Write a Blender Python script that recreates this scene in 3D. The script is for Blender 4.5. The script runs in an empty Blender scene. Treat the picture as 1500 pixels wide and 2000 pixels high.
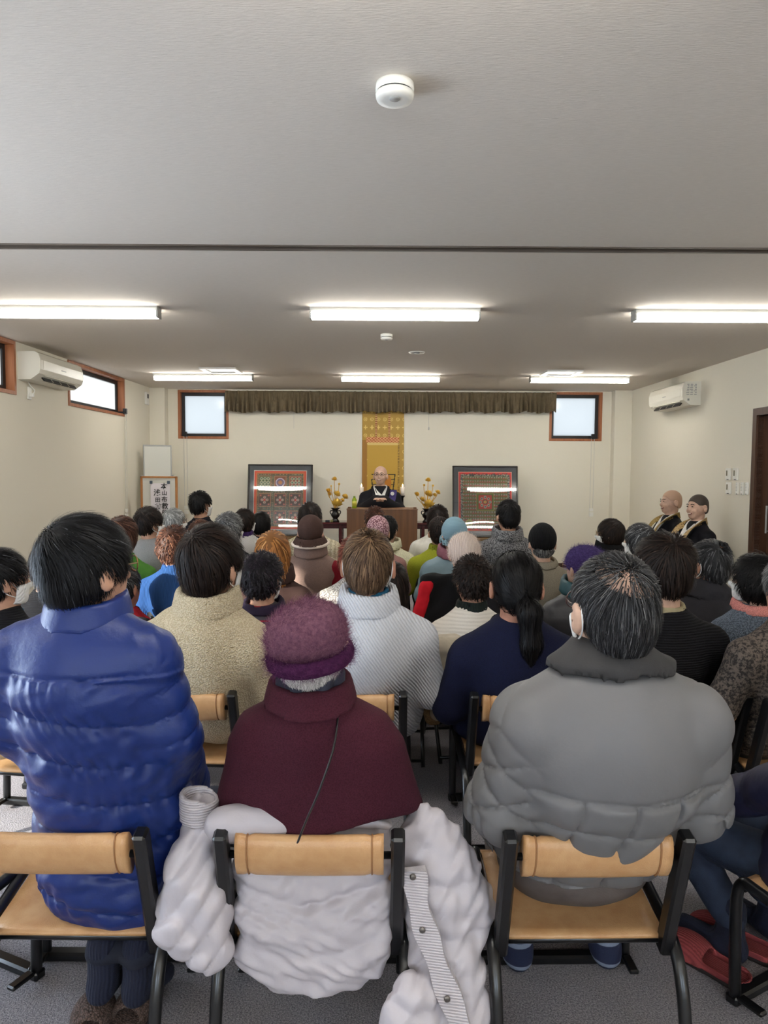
import bpy, math, random
import numpy as np
from mathutils import Matrix, Vector

# ------------------------------------------------------------------ camera, world, sun, exposure
scene = bpy.context.scene
COL = scene.collection
CAM_H, FPX, PITCH, ROLL = 1.45, 1387.0, math.radians(3.5), math.radians(0.35)
cam_data = bpy.data.cameras.new('camera')
cam_data.sensor_fit = 'AUTO'; cam_data.sensor_width = 36.0
cam_data.lens = FPX / 2000.0 * 36.0
cam_data.clip_start = 0.02
cam = bpy.data.objects.new('camera', cam_data); COL.objects.link(cam)
CAM_M = (Matrix.Translation((0, 0, CAM_H)) @ Matrix.Rotation(math.pi / 2 - PITCH, 4, 'X')
         @ Matrix.Rotation(ROLL, 4, 'Z'))
cam.matrix_world = CAM_M
scene.camera = cam

world = bpy.data.worlds.new('world'); scene.world = world
world.use_nodes = True
bg = world.node_tree.nodes['Background']
bg.inputs[0].default_value = (0.74, 0.86, 1.0, 1); bg.inputs[1].default_value = 4.4

sun_d = bpy.data.lights.new('sun', 'SUN'); sun_d.energy = 7.5; sun_d.angle = math.radians(1.2)
sun_d.color = (1.0, 0.93, 0.80)
sun = bpy.data.objects.new('sun', sun_d); COL.objects.link(sun)
sun.rotation_euler = Vector((0.76, 0.60, -0.30)).to_track_quat('-Z', 'Y').to_euler()
LAMP_STRENGTH = 13.5

vs = scene.view_settings
vs.view_transform = 'Standard'; vs.look = 'None'; vs.gamma = 1.0; vs.use_curve_mapping = False
vs.exposure = 1.5

scene.cycles.adaptive_threshold = .02; scene.cycles.max_bounces = 6; scene.cycles.diffuse_bounces = 4; scene.cycles.glossy_bounces = 3; scene.cycles.transmission_bounces = 4; scene.cycles.transparent_max_bounces = 6
scene.cycles.caustics_reflective = False; scene.cycles.caustics_refractive = False

rng = np.random.default_rng(7)
random.seed(7)
PI = math.pi

# ------------------------------------------------------------------ helpers
def ray(px, py):
    v = Vector(((px - 750.0) / FPX, (1000.0 - py) / FPX, -1.0))
    return CAM_M.to_3x3() @ v
def atY(px, py, Y):
    d = ray(px, py); t = Y / d.y
    return Vector((d.x * t, Y, CAM_H + d.z * t))
def atX(px, py, X):
    d = ray(px, py); t = X / d.x
    return Vector((X, d.y * t, CAM_H + d.z * t))
def atZ(px, py, Z):
    d = ray(px, py); t = (Z - CAM_H) / d.z
    return Vector((d.x * t, d.y * t, Z))

def tag(o, label=None, cat=None, group=None, kind=None):
    if label: o['label'] = label
    if cat: o['category'] = cat
    if group: o['group'] = group
    if kind: o['kind'] = kind
    return o
def empty(name, loc=(0, 0, 0), rz=0.0, label=None, cat=None, group=None, kind=None, parent=None):
    o = bpy.data.objects.new(name, None); COL.objects.link(o)
    o.location = loc; o.rotation_euler = (0, 0, rz); o.empty_display_size = 0.1
    if parent: o.parent = parent
    return tag(o, label, cat, group, kind)
def mesh_obj(name, verts, faces, mat=None, parent=None, smooth=True):
    me = bpy.data.meshes.new(name)
    verts = np.asarray(verts, dtype=np.float32)
    if isinstance(faces, np.ndarray):
        n, k = faces.shape
        me.vertices.add(len(verts)); me.vertices.foreach_set('co', verts.ravel())
        me.loops.add(n * k); me.loops.foreach_set('vertex_index', faces.astype(np.int32).ravel())
        me.polygons.add(n)
        me.polygons.foreach_set('loop_start', np.arange(0, n * k, k, dtype=np.int32))
        me.polygons.foreach_set('loop_total', np.full(n, k, dtype=np.int32))
        me.update(calc_edges=True)
    else:
        me.from_pydata([tuple(map(float, v)) for v in verts], [], faces)
    me.validate()
    if smooth:
        me.polygons.foreach_set('use_smooth', np.ones(len(me.polygons), dtype=bool))
    if mat:
        for m in (mat if isinstance(mat, (list, tuple)) else [mat]): me.materials.append(m)
    me.update()
    o = bpy.data.objects.new(name, me); COL.objects.link(o)
    if parent: o.parent = parent
    return o

class MB:
    """collects boxes, tubes, lathes ... and links them as ONE mesh object"""
    def __init__(s): s.v = []; s.f = []
    def add(s, v, f):
        b = len(s.v); s.v += [tuple(p) for p in v]; s.f += [[i + b for i in q] for q in f]; return s
    def box(s, x0, x1, y0, y1, z0, z1, M=None):
        v = [(x, y, z) for x in (x0, x1) for y in (y0, y1) for z in (z0, z1)]
        if M is not None: v = [tuple(M @ Vector(p)) for p in v]
        return s.add(v, [[0, 1, 3, 2], [4, 6, 7, 5], [0, 4, 5, 1], [2, 3, 7, 6], [0, 2, 6, 4], [1, 5, 7, 3]])
    def bbox(s, x0, x1, y0, y1, z0, z1, r=0.006, M=None):
        """box with chamfered edges"""
        r = min(r, (x1 - x0) / 2.01, (y1 - y0) / 2.01, (z1 - z0) / 2.01)
        c = ((x0 + x1) / 2, (y0 + y1) / 2, (z0 + z1) / 2); h = ((x1 - x0) / 2, (y1 - y0) / 2, (z1 - z0) / 2)
        v = []; idx = {}
        for sx in (-1, 1):
            for sy in (-1, 1):
                for sz in (-1, 1):
                    for a in range(3):
                        p = [sx * (h[0] - r), sy * (h[1] - r), sz * (h[2] - r)]
                        p[a] += (sx, sy, sz)[a] * r
                        idx[(sx, sy, sz, a)] = len(v); v.append((c[0] + p[0], c[1] + p[1], c[2] + p[2]))
        if M is not None: v = [tuple(M @ Vector(p)) for p in v]
        f = []
        for a in range(3):
            b, d = (a + 1) % 3, (a + 2) % 3
            for sg in (-1, 1):
                q = []
                for (u, w) in ((-1, -1), (1, -1), (1, 1), (-1, 1)):
                    k = [0, 0, 0]; k[a] = sg; k[b] = u; k[d] = w; q.append(idx[(k[0], k[1], k[2], a)])
                f.append(q if sg > 0 else q[::-1])
        for a in range(3):
            b, d = (a + 1) % 3, (a + 2) % 3
            for sb in (-1, 1):
                for sd in (-1, 1):
                    k0 = [0, 0, 0]; k1 = [0, 0, 0]
                    k0[a] = -1; k1[a] = 1; k0[b] = k1[b] = sb; k0[d] = k1[d] = sd
                    q = [idx[tuple(k0) + (b,)], idx[tuple(k1) + (b,)], idx[tuple(k1) + (d,)], idx[tuple(k0) + (d,)]]
                    f.append(q if sb * sd > 0 else q[::-1])
        for sx in (-1, 1):
            for sy in (-1, 1):
                for sz in (-1, 1):
                    q = [idx[(sx, sy, sz, a)] for a in range(3)]
                    f.append(q if sx * sy * sz > 0 else q[::-1])
        return s.add(v, f)
    def tube(s, pts, r, n=8, cap=True, flat=None, up=None):
        pts = [Vector(p) for p in pts]; rs = r if isinstance(r, (list, tuple)) else [r] * len(pts)
        v = []; f = []; prev = None
        for i, p in enumerate(pts):
            t = (pts[min(i + 1, len(pts) - 1)] - pts[max(i - 1, 0)]).normalized()
            if prev is None:
                ref = Vector(up) if up else (Vector((0, 0, 1)) if abs(t.z) < .9 else Vector((1, 0, 0)))
                a = (ref - t * ref.dot(t)).normalized()
            else:
                a = (prev - t * prev.dot(t)).normalized()
            prev = a; b = t.cross(a)
            fl = flat or 1.0
            for k in range(n):
                an = 2 * PI * (k + .5) / n
                v.append(p + a * (math.cos(an) * rs[i]) + b * (math.sin(an) * rs[i] * fl))
        for i in range(len(pts) - 1):
            for k in range(n):
                k2 = (k + 1) % n
                f.append([i * n + k, i * n + k2, (i + 1) * n + k2, (i + 1) * n + k])
        if cap:
            f.append(list(range(n))[::-1]); f.append([(len(pts) - 1) * n + k for k in range(n)])
        return s.add(v, f)
    def lathe(s, prof, n=20, M=None, c=(0, 0, 0)):
        v = []; f = []
        for (r, z) in prof:
            for k in range(n):
                a = 2 * PI * k / n
                p = Vector((c[0] + r * math.cos(a), c[1] + r * math.sin(a), c[2] + z))
                v.append(M @ p if M is not None else p)
        m = len(prof)
        for i in range(m - 1):
            for k in range(n):
                k2 = (k + 1) % n
                f.append([i * n + k, i * n + k2, (i + 1) * n + k2, (i + 1) * n + k])
        if prof[0][0] > 1e-4: f.append(list(range(n))[::-1])
        if prof[-1][0] > 1e-4: f.append([(m - 1) * n + k for k in range(n)])
        return s.add(v, f)
    def quad(s, a, b, c, d): return s.add([a, b, c, d], [[0, 1, 2, 3]])
    def build(s, name, mat, parent=None, smooth=False):
        return mesh_obj(name, s.v, s.f, mat, parent, smooth)

def smooth_path(pts, n=6):
    """Catmull-Rom through points"""
    P = [Vector(p) for p in pts]; out = []
    for i in range(len(P) - 1):
        p0 = P[max(i - 1, 0)]; p1 = P[i]; p2 = P[i + 1]; p3 = P[min(i + 2, len(P) - 1)]
        for k in range(n):
            t = k / n
            out.append(0.5 * ((2 * p1) + (p2 - p0) * t + (2 * p0 - 5 * p1 + 4 * p2 - p3) * t * t
                              + (3 * p1 - p0 - 3 * p2 + p3) * t ** 3))
    out.append(P[-1]); return out

# ------------------------------------------------------------------ materials
def srgb(r, g, b):
    f = lambda c: ((c / 255.0) / 12.92) if c / 255.0 <= .04045 else (((c / 255.0) + .055) / 1.055) ** 2.4
    return (f(r), f(g), f(b), 1.0)
_mats = {}
def M(name, col, rough=.6, tex=None, scale=1.0, bump=.3, col2=None, metal=0.0, spec=.5, sheen=0.0, coat=0.0, emit=None, alpha=None):
    """procedural principled material; tex picks the surface structure"""
    if name in _mats: return _mats[name]
    m = bpy.data.materials.new(name); m.use_nodes = True; _mats[name] = m
    nt = m.node_tree; N = nt.nodes; L = nt.links
    bs = N['Principled BSDF']
    c = srgb(*col) if max(col) > 1.001 else (*col[:3], 1)
    c2 = (srgb(*col2) if max(col2) > 1.001 else (*col2[:3], 1)) if col2 else tuple(x * .72 for x in c[:3]) + (1,)
    bs.inputs['Base Color'].default_value = c
    bs.inputs['Roughness'].default_value = rough; bs.inputs['Metallic'].default_value = metal
    bs.inputs['Specular IOR Level'].default_value = spec
    bs.inputs['Sheen Weight'].default_value = sheen; bs.inputs['Sheen Roughness'].default_value = .5
    bs.inputs['Coat Weight'].default_value = coat; bs.inputs['Coat Roughness'].default_value = .08
    if emit:
        bs.inputs['Emission Color'].default_value = (*emit[0], 1); bs.inputs['Emission Strength'].default_value = emit[1]
    def node(t, **kw):
        n = N.new(t)
        for k, v in kw.items():
            if k in n.inputs: n.inputs[k].default_value = v
            else: setattr(n, k, v)
        return n
    if tex:
        tc = node('ShaderNodeTexCoord')
        def noise(sc, detail=3.0, rough_=.55, vec=None):
            n = node('ShaderNodeTexNoise'); n.inputs['Scale'].default_value = sc
            n.inputs['Detail'].default_value = detail; n.inputs['Roughness'].default_value = rough_
            L.new(vec or tc.outputs['Object'], n.inputs['Vector']); return n.outputs['Fac']
        def mapping(s_, rot=(0, 0, 0)):
            n = node('ShaderNodeMapping'); n.inputs['Scale'].default_value = s_; n.inputs['Rotation'].default_value = rot
            L.new(tc.outputs['Object'], n.inputs['Vector']); return n.outputs['Vector']
        def wave(sc, direction='X', dist=0.0, vec=None, profile='SIN', dscale=2.0):
            n = node('ShaderNodeTexWave'); n.wave_type = 'BANDS'; n.bands_direction = direction; n.wave_profile = profile
            n.inputs['Scale'].default_value = sc; n.inputs['Distortion'].default_value = dist
            n.inputs['Detail'].default_value = 1.0; n.inputs['Detail Scale'].default_value = dscale
            L.new(vec or tc.outputs['Object'], n.inputs['Vector']); return n.outputs['Fac']
        def math_(op, a, b):
            n = node('ShaderNodeMath'); n.operation = op
            for i, q in enumerate((a, b)):
                if isinstance(q, (int, float)): n.inputs[i].default_value = q
                else: L.new(q, n.inputs[i])
            return n.outputs[0]
        def ramp(fac, lo=.3, hi=.7, ca=None, cb=None):
            n = node('ShaderNodeValToRGB'); n.color_ramp.elements[0].position = lo; n.color_ramp.elements[1].position = hi
            n.color_ramp.elements[0].color = ca or c2; n.color_ramp.elements[1].color = cb or c
            L.new(fac, n.inputs[0]); return n.outputs[0]
        h = None; colr = None; dist = .004
        if tex == 'fabric':
            h = math_('ADD', noise(260 * scale), noise(18 * scale)); colr = ramp(noise(14 * scale), .25, .6)
        elif tex == 'wool':
            h = noise(420 * scale, 2); colr = ramp(noise(300 * scale, 2), .3, .6)
        elif tex == 'fleece':
            v = node('ShaderNodeTexVoronoi'); v.inputs['Scale'].default_value = 210 * scale
            L.new(tc.outputs['Object'], v.inputs['Vector'])
            h = math_('SUBTRACT', noise(220 * scale, 3, .7), v.outputs['Distance'])
            colr = ramp(h, -.55, .0); dist = .008
        elif tex == 'knit':
            vec = mapping((1, 1, 1), (0, .6, 0))
            h = math_('ADD', wave(34 * scale, 'X', 1.2, vec), math_('MULTIPLY', noise(260 * scale), .8)); colr = ramp(h, .15, 1.0); dist = .006
        elif tex == 'rib':
            h = math_('ADD', wave(36 * scale, 'X', .6), math_('MULTIPLY', noise(300 * scale), .6)); colr = ramp(h, .1, 1.0); dist = .006
        elif tex == 'hrib':
            h = math_('ADD', wave(36 * scale, 'Z', .8), math_('MULTIPLY', noise(300 * scale), .6)); colr = ramp(h, .1, 1.0); dist = .006
        elif tex == 'cable':
            w = wave(9 * scale, 'X', 3.0, None, 'SIN', 9.0); h = math_('ADD', w, math_('MULTIPLY', wave(40 * scale, 'Z', 2.0), .5))
            colr = ramp(h, .1, 1.2); dist = .015
        elif tex == 'crochet':
            v = node('ShaderNodeTexVoronoi'); v.inputs['Scale'].default_value = 105 * scale
            L.new(tc.outputs['Object'], v.inputs['Vector']); h = v.outputs['Distance']
            colr = ramp(v.outputs['Distance'], .32, .62, c, c2); dist = .01
        elif tex == 'tweed':
            h = noise(190 * scale, 2); colr = ramp(noise(210 * scale, 2, .8), .42, .58)
        elif tex == 'nylon':
            h = math_('ADD', noise(30 * scale, 4), math_('MULTIPLY', wave(200, 'Z'), .03)); dist = .006
        elif tex == 'denim':
            vec = mapping((1, 1, 1), (0, .7, 0))
            h = wave(160 * scale, 'X', .5, vec); colr = ramp(noise(22 * scale), .25, .7)
        elif tex == 'leather':
            v = node('ShaderNodeTexVoronoi'); v.inputs['Scale'].default_value = 300
            L.new(tc.outputs['Object'], v.inputs['Vector']); h = v.outputs['Distance']
            colr = ramp(noise(16 * scale, 5), .3, .65); dist = .0015
        elif tex == 'angora':
            h = noise(170 * scale, 4, .75); colr = ramp(noise(90 * scale, 4, .7), .32, .62); dist = .015
        elif tex == 'hair':
            vec = mapping((1, 1, .25)); h = noise(190 * scale, 3, .6, vec); colr = ramp(h, .3, .7); dist = .006
        elif tex == 'skin':
            h = noise(240, 3); colr = ramp(noise(28, 3), .2, .7); dist = .0012
        elif tex == 'wood':
            vec = mapping((1, 1, .06)); h = noise(55 * scale, 4, .6, vec); colr = ramp(noise(34 * scale, 5, .6, vec), .3, .7); dist = .001
        elif tex == 'woodh':
            vec = mapping((.06, .06, 1)); h = noise(55 * scale, 4, .6, vec); colr = ramp(noise(34 * scale, 5, .6, vec), .3, .7); dist = .001
        elif tex == 'carpet':
            h = noise(230 * scale, 2, .8); colr = ramp(math_('ADD', math_('MULTIPLY', noise(200 * scale, 2, .9), .8), math_('MULTIPLY', noise(2.2, 2), .2)), .38, .62); dist = .01
        elif tex == 'wallpaper':
            vec = mapping((1, 1, .25)); vec2 = mapping((.2, .2, 1))
            h = math_('ADD', noise(260 * scale, 2, .6, vec), noise(220 * scale, 2, .6, vec2)); dist = .0025
        elif tex == 'ceilpaper':
            vec = mapping((.13, 1, 1)); h = noise(230 * scale, 3, .65, vec); colr = ramp(noise(170 * scale, 3, .7, vec), .2, .7); dist = .003
        elif tex == 'stripes':
            z = wave(scale, 'Z', .3); n = noise(240, 2)
            colr = ramp(z, .86, .92, c, c2); h = math_('ADD', n, z); dist = .004
        elif tex == 'brocade':
            v = node('ShaderNodeTexVoronoi'); v.inputs['Scale'].default_value = 46 * scale; v.inputs['Randomness'].default_value = .35
            L.new(tc.outputs['Object'], v.inputs['Vector']); h = v.outputs['Distance']
            colr = ramp(math_('ADD', v.outputs['Distance'], math_('MULTIPLY', noise(150), .4)), .45, .7)
        if colr: L.new(colr, bs.inputs['Base Color'])
        if h is not None and bump > 0:
            b = node('ShaderNodeBump'); b.inputs['Strength'].default_value = bump; b.inputs['Distance'].default_value = dist
            L.new(h, b.inputs['Height']); L.new(b.outputs[0], bs.inputs['Normal'])
    return m
def M_attr(name, rough=.5, coat=0.0, spec=.4, metal=0.0):
    """colour from the mesh's own 'print' colour attribute (flat print, hair strand colours)"""
    if name in _mats: return _mats[name]
    m = bpy.data.materials.new(name); m.use_nodes = True; _mats[name] = m
    nt = m.node_tree; bs = nt.nodes['Principled BSDF']
    a = nt.nodes.new('ShaderNodeAttribute'); a.attribute_name = 'print'
    nt.links.new(a.outputs['Color'], bs.inputs['Base Color'])
    bs.inputs['Roughness'].default_value = rough; bs.inputs['Coat Weight'].default_value = coat
    bs.inputs['Coat Roughness'].default_value = .02; bs.inputs['Specular IOR Level'].default_value = spec
    bs.inputs['Metallic'].default_value = metal
    return m
def set_print(o, cols):
    at = o.data.color_attributes.new('print', 'FLOAT_COLOR', 'POINT')
    c = np.ones((len(o.data.vertices), 4), dtype=np.float32); c[:, :3] = cols[:, :3]
    at.data.foreach_set('color', c.ravel())
def lin(r, g, b): return np.array(srgb(r, g, b)[:3], dtype=np.float32)
# ------------------------------------------------------------------ the room
XL, XR, YB, YF, H = -3.41, 3.59, 10.53, -3.6, 2.60
m_wall = M('wallpaper_white', (226, 220, 204), .85, 'wallpaper', bump=.25, spec=.2)
m_ceil = M('ceiling_paper', (217, 208, 197), .9, 'ceilpaper', bump=.5, spec=.15, col2=(207, 198, 187))
m_carpet = M('carpet_grey', (184, 178, 180), .95, 'carpet', bump=.6, col2=(104, 102, 108), spec=.1)
m_oak = M('oak_trim', (176, 112, 70), .5, 'wood', bump=.1, col2=(148, 88, 54))
m_dwood = M('dark_door_wood', (86, 56, 38), .5, 'wood', bump=.1, col2=(62, 40, 28))
m_black = M('black_metal', (13, 13, 14), .32, spec=.5)
m_sash = M('dark_aluminium', (26, 25, 25), .45)
m_white = M('white_plastic', (232, 230, 222), .4)
m_rail = M('brown_rail', (92, 80, 70), .5)
m_grey = M('grey_plastic', (150, 150, 148), .5)

def pane_mat():
    m = bpy.data.materials.new('window_glass'); m.use_nodes = True
    nt = m.node_tree; N = nt.nodes; N.remove(N['Principled BSDF'])
    out = N['Material Output']; tr = N.new('ShaderNodeBsdfTransparent'); gl = N.new('ShaderNodeBsdfGlossy')
    tl = N.new('ShaderNodeBsdfTranslucent'); tl.inputs[0].default_value = (.9, .95, 1, 1)
    tr.inputs[0].default_value = (.96, .98, 1, 1); gl.inputs['Roughness'].default_value = .1
    m1 = N.new('ShaderNodeMixShader'); m1.inputs[0].default_value = .10
    m2 = N.new('ShaderNodeMixShader'); m2.inputs[0].default_value = .05
    nt.links.new(tr.outputs[0], m1.inputs[1]); nt.links.new(tl.outputs[0], m1.inputs[2])
    nt.links.new(m1.outputs[0], m2.inputs[1]); nt.links.new(gl.outputs[0], m2.inputs[2])
    nt.links.new(m2.outputs[0], out.inputs[0]); return m
m_pane = pane_mat()
def frosted_mat():
    m = bpy.data.materials.new('frosted_glass'); m.use_nodes = True
    nt = m.node_tree; N = nt.nodes; N.remove(N['Principled BSDF'])
    tl = N.new('ShaderNodeBsdfTranslucent'); tl.inputs[0].default_value = (.31, .305, .295, 1)
    gl = N.new('ShaderNodeBsdfGlossy'); gl.inputs['Roughness'].default_value = .15
    m2 = N.new('ShaderNodeMixShader'); m2.inputs[0].default_value = .04
    nt.links.new(tl.outputs[0], m2.inputs[1]); nt.links.new(gl.outputs[0], m2.inputs[2])
    nt.links.new(m2.outputs[0], N['Material Output'].inputs[0]); return m
m_frost = frosted_mat()

def wall(name, axis, at, thick, a0, a1, z0, z1, holes):
    """a wall in the plane axis=at with rectangular holes (a0,a1,z0,z1)"""
    A = sorted({a0, a1, *[h[0] for h in holes], *[h[1] for h in holes]})
    Z = sorted({z0, z1, *[h[2] for h in holes], *[h[3] for h in holes]})
    mb = MB()
    for i in range(len(A) - 1):
        for k in range(len(Z) - 1):
            ca, cz = (A[i] + A[i + 1]) / 2, (Z[k] + Z[k + 1]) / 2
            if any(h[0] < ca < h[1] and h[2] < cz < h[3] for h in holes): continue
            lo, hi = min(at, at + thick), max(at, at + thick)
            if axis == 'x': mb.box(lo, hi, A[i], A[i + 1], Z[k], Z[k + 1])
            else: mb.box(A[i], A[i + 1], lo, hi, Z[k], Z[k + 1])
    return tag(mb.build(name, m_wall), kind='structure')

tag(MB().box(XL - .2, XR + .2, YF - .2, YB + .2, -.1, 0).build('floor', m_carpet), kind='structure')
TRK = 3.79
tag(MB().box(XL - .2, XR + .2, YF - .2, TRK - .045, H, H + .1).box(XL - .2, XR + .2, TRK + .045, YB + .2, H, H + .1)
    .box(XL - .2, XR + .2, TRK - .045, TRK + .045, H + .05, H + .1).build('ceiling', m_ceil), kind='structure')
tr = MB().box(XL, XR, TRK - .045, TRK - .028, H - .004, H + .05).box(XL, XR, TRK + .028, TRK + .045, H - .004, H + .05)
tr = tag(tr.build('trim_1', m_rail), kind='structure')
MB().box(XL, XR, TRK - .028, TRK + .028, H + .03, H + .05).build('rail_channel', m_black, tr)

# windows: (near/far on the left wall, two on the back wall, tall glass doors further back on the left wall)
wl_far = (7.72, 9.35, 2.12, 2.585); wl_near = (4.95, 6.60, 2.12, 2.585)
wl_tall = (.95, 3.10, .10, 2.05)
wb_l = (-3.03, -2.31, 1.885, 2.575); wb_r = (2.44, 3.19, 1.885, 2.575)
wf_a = (-2.7, -.5, 1.0, 2.1); wf_b = (.8, 2.9, 1.0, 2.1)
wall('wall_left', 'x', XL, -.16, YF, YB, 0, H, [wl_far, wl_near, wl_tall])
DOOR = (5.85, 6.86, 0.0, 1.98)
wall('wall_right', 'x', XR, .16, YF, YB, 0, H, [DOOR])
wall('wall_back', 'y', YB, .16, XL, XR, 0, H, [wb_l, wb_r])
wall('wall_front', 'y', YF, -.16, XL, XR, 0, H, [wf_a, wf_b])
# corner pillars
tag(MB().box(XL, XL + .22, YB - .16, YB, 0, H).build('wall_pillar_left', m_wall), kind='structure')
tag(MB().box(XR - .25, XR, YB - .16, YB, 0, H).build('wall_pillar_right', m_wall), kind='structure')
for nm, bxs in (('baseboard_left', (XL, XL + .012, 3.10, YB)), ('baseboard_right', (XR - .012, XR, 6.93, YB)), ('baseboard_back', (XL + .22, XR - .25, YB - .012, YB))):
    tag(MB().box(bxs[0], bxs[1], bxs[2], bxs[3], 0, .06).build(nm, m_dwood), kind='structure')

m_cord = M('cord_white', (205, 203, 196), .6)
def window(name, axis, at, hole, inward, mullion=None, cord=None, deep=.12, glass=None):
    """wood lined opening, dark sash, pane, cord operated opener"""
    a0, a1, z0, z1 = hole
    w = empty(name, (0, 0, 0), kind='structure')
    def bx(mb, a, b, n0, n1, z, zz):       # n measured into the room from the wall plane
        lo, hi = sorted((at + inward * n0, at + inward * n1))
        if axis == 'x': mb.box(lo, hi, a, b, z, zz)
        else: mb.box(a, b, lo, hi, z, zz)
    t = MB(); th = .022
    bx(t, a0 - .012, a0 + th, -deep, .012, z0 - .012, min(z1 + .012, H - .001)); bx(t, a1 - th, a1 + .012, -deep, .012, z0 - .012, min(z1 + .012, H - .001))
    bx(t, a0 + th, a1 - th, -deep, .012, z0 - .012, z0 + th); bx(t, a0 + th, a1 - th, -deep, .012, z1 - th, min(z1 + .012, H - .001))
    t.build('window_trim', m_oak, w)
    s = MB(); fr = .045; i0, i1, j0, j1 = a0 + th, a1 - th, z0 + th, z1 - th
    n0, n1 = -deep + .01, -deep + .05
    bx(s, i0, i0 + fr, n0, n1, j0, j1); bx(s, i1 - fr, i1, n0, n1, j0, j1)
    bx(s, i0 + fr, i1 - fr, n0, n1, j0, j0 + fr); bx(s, i0 + fr, i1 - fr, n0, n1, j1 - fr, j1)
    if mullion:
        for q in mullion: bx(s, q - .03, q + .03, n0, n1, j0 + fr, j1 - fr)
    s.build('sash', m_sash, w)
    p = MB(); bx(p, i0 + fr, i1 - fr, -deep + .025, -deep + .031, j0 + fr, j1 - fr)
    p.build('pane', glass or m_frost, w)
    if cord:
        ca, zb = cord
        def pt(a, n, z): return (at + inward * n, a, z) if axis == 'x' else (a, at + inward * n, z)
        op = MB(); bx(op, ca - .03, ca + .03, -.09, .03, z0 + .015, z0 + .05); bx(op, ca - .022, ca + .022, .0, .045, z0 + .02, z0 + .09)
        op.build('opener', m_black, w)
        c = MB(); sp = .022
        c.tube([pt(ca - sp, .03, z0 + .03), pt(ca - sp, .022, zb)], .0035, 5).tube([pt(ca + sp, .03, z0 + .03), pt(ca + sp, .022, zb)], .0035, 5)
        c.build('cord', m_cord, w)
        g = MB(); bx(g, ca - .03, ca + .03, .012, .032, zb - .12, zb - .06); bx(g, ca - .028, ca + .028, .012, .032, zb - .045, zb)
        g.build('cord_grip', m_white, w)
    return w
window('window_1', 'x', XL, wl_near, 1)
window('window_2', 'x', XL, wl_far, 1, cord=(9.33, .90))
window('window_3', 'y', YB, wb_l, -1, cord=(-2.93, .88))
window('window_4', 'y', YB, wb_r, -1, cord=(3.07, .88))
window('window_5', 'x', XL, wl_tall, 1, mullion=(2.02,), deep=.14, glass=m_pane)
window('window_6', 'y', YF, wf_a, 1, mullion=(-1.6,), glass=m_pane)
window('window_7', 'y', YF, wf_b, 1, mullion=(1.85,), glass=m_pane)

# sliding door in the right wall
dr = empty('door_1', (XR, 6.35, 0), kind='structure')
t = MB().box(-.02, .14, .51, .58, 0, 2.05).box(-.02, .14, -.58, -.51, 0, 2.05).box(-.02, .14, -.51, .51, 1.98, 2.05)
t.build('door_frame', m_dwood, dr)
MB().box(.06, .10, -.51, .51, 0, 1.98).build('door_leaf', M('door_leaf_wood', (104, 70, 46), .45, 'wood', bump=.1, col2=(78, 50, 34)), dr)
MB().box(.052, .06, .38, .51, .0, 1.98).build('door_stile', m_dwood, dr)
MB().tube([(.03, .36, .86), (.03, .36, 1.12)], .009, 8).tube([(.06, .36, .88), (.03, .36, .88)], .006, 6).tube([(.06, .36, 1.10), (.03, .36, 1.10)], .006, 6).build('door_handle', m_grey, dr)

# ------------------------------------------------------------------ ceiling things
m_lamp = M('lamp_diffuser', (255, 255, 255), .4, emit=((1.0, .97, .90), LAMP_STRENGTH))
m_lampbody = M('lamp_body', (165, 165, 160), .5)
LX = ((-2.24, 'left'), (.07, 'middle'), (2.40, 'right'))
rows = ((5.2, 'nearer'), (8.86, 'farther'), (1.35, 'behind'), (-2.1, 'last'))
for ry, rn in rows:
    for lx, ln in LX:
        lab = {'nearer': f'{ln} long white ceiling lamp in the nearer row', 'farther': f'{ln} long white ceiling lamp in the row nearest the curtain',
               'behind': f'{ln} ceiling lamp overhead in front of the camera position', 'last': f'{ln} ceiling lamp in the row near the rear windows'}[rn]
        e = empty('ceiling_lamp', (lx, ry, H), 0, lab, 'lamp', 'long ceiling lamps')
        prof = [(-.055, 0), (-.055, -.012), (-.040, -.040), (.040, -.040), (.055, -.012), (.055, 0)]
        v = []; f = []
        for x in (-.61, .61):
            v += [(x, p[0], p[1]) for p in prof]
        for k in range(5): f.append([k, k + 1, k + 7, k + 6])
        f += [[5, 4, 3, 2, 1, 0], [6, 7, 8, 9, 10, 11]]
        MB().add(v, f).build('lamp_body', m_lampbody, e)
        prof = [(-.046, -.034), (-.046, -.060), (-.034, -.076), (.034, -.076), (.046, -.060), (.046, -.034)]
        v = []; f = []
        for x in (-.60, .60): v += [(x, p[0], p[1]) for p in prof]
        for k in range(5): f.append([k, k + 1, k + 7, k + 6])
        f += [[5, 4, 3, 2, 1, 0], [6, 7, 8, 9, 10, 11]]
        MB().add(v, f).build('diffuser', m_lamp, e)
        MB().box(.60, .612, -.047, .047, -.078, -.03).build('end_cap', m_lampbody, e); MB().box(-.612, -.60, -.047, .047, -.078, -.03).build('end_cap', m_lampbody, e)

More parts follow.
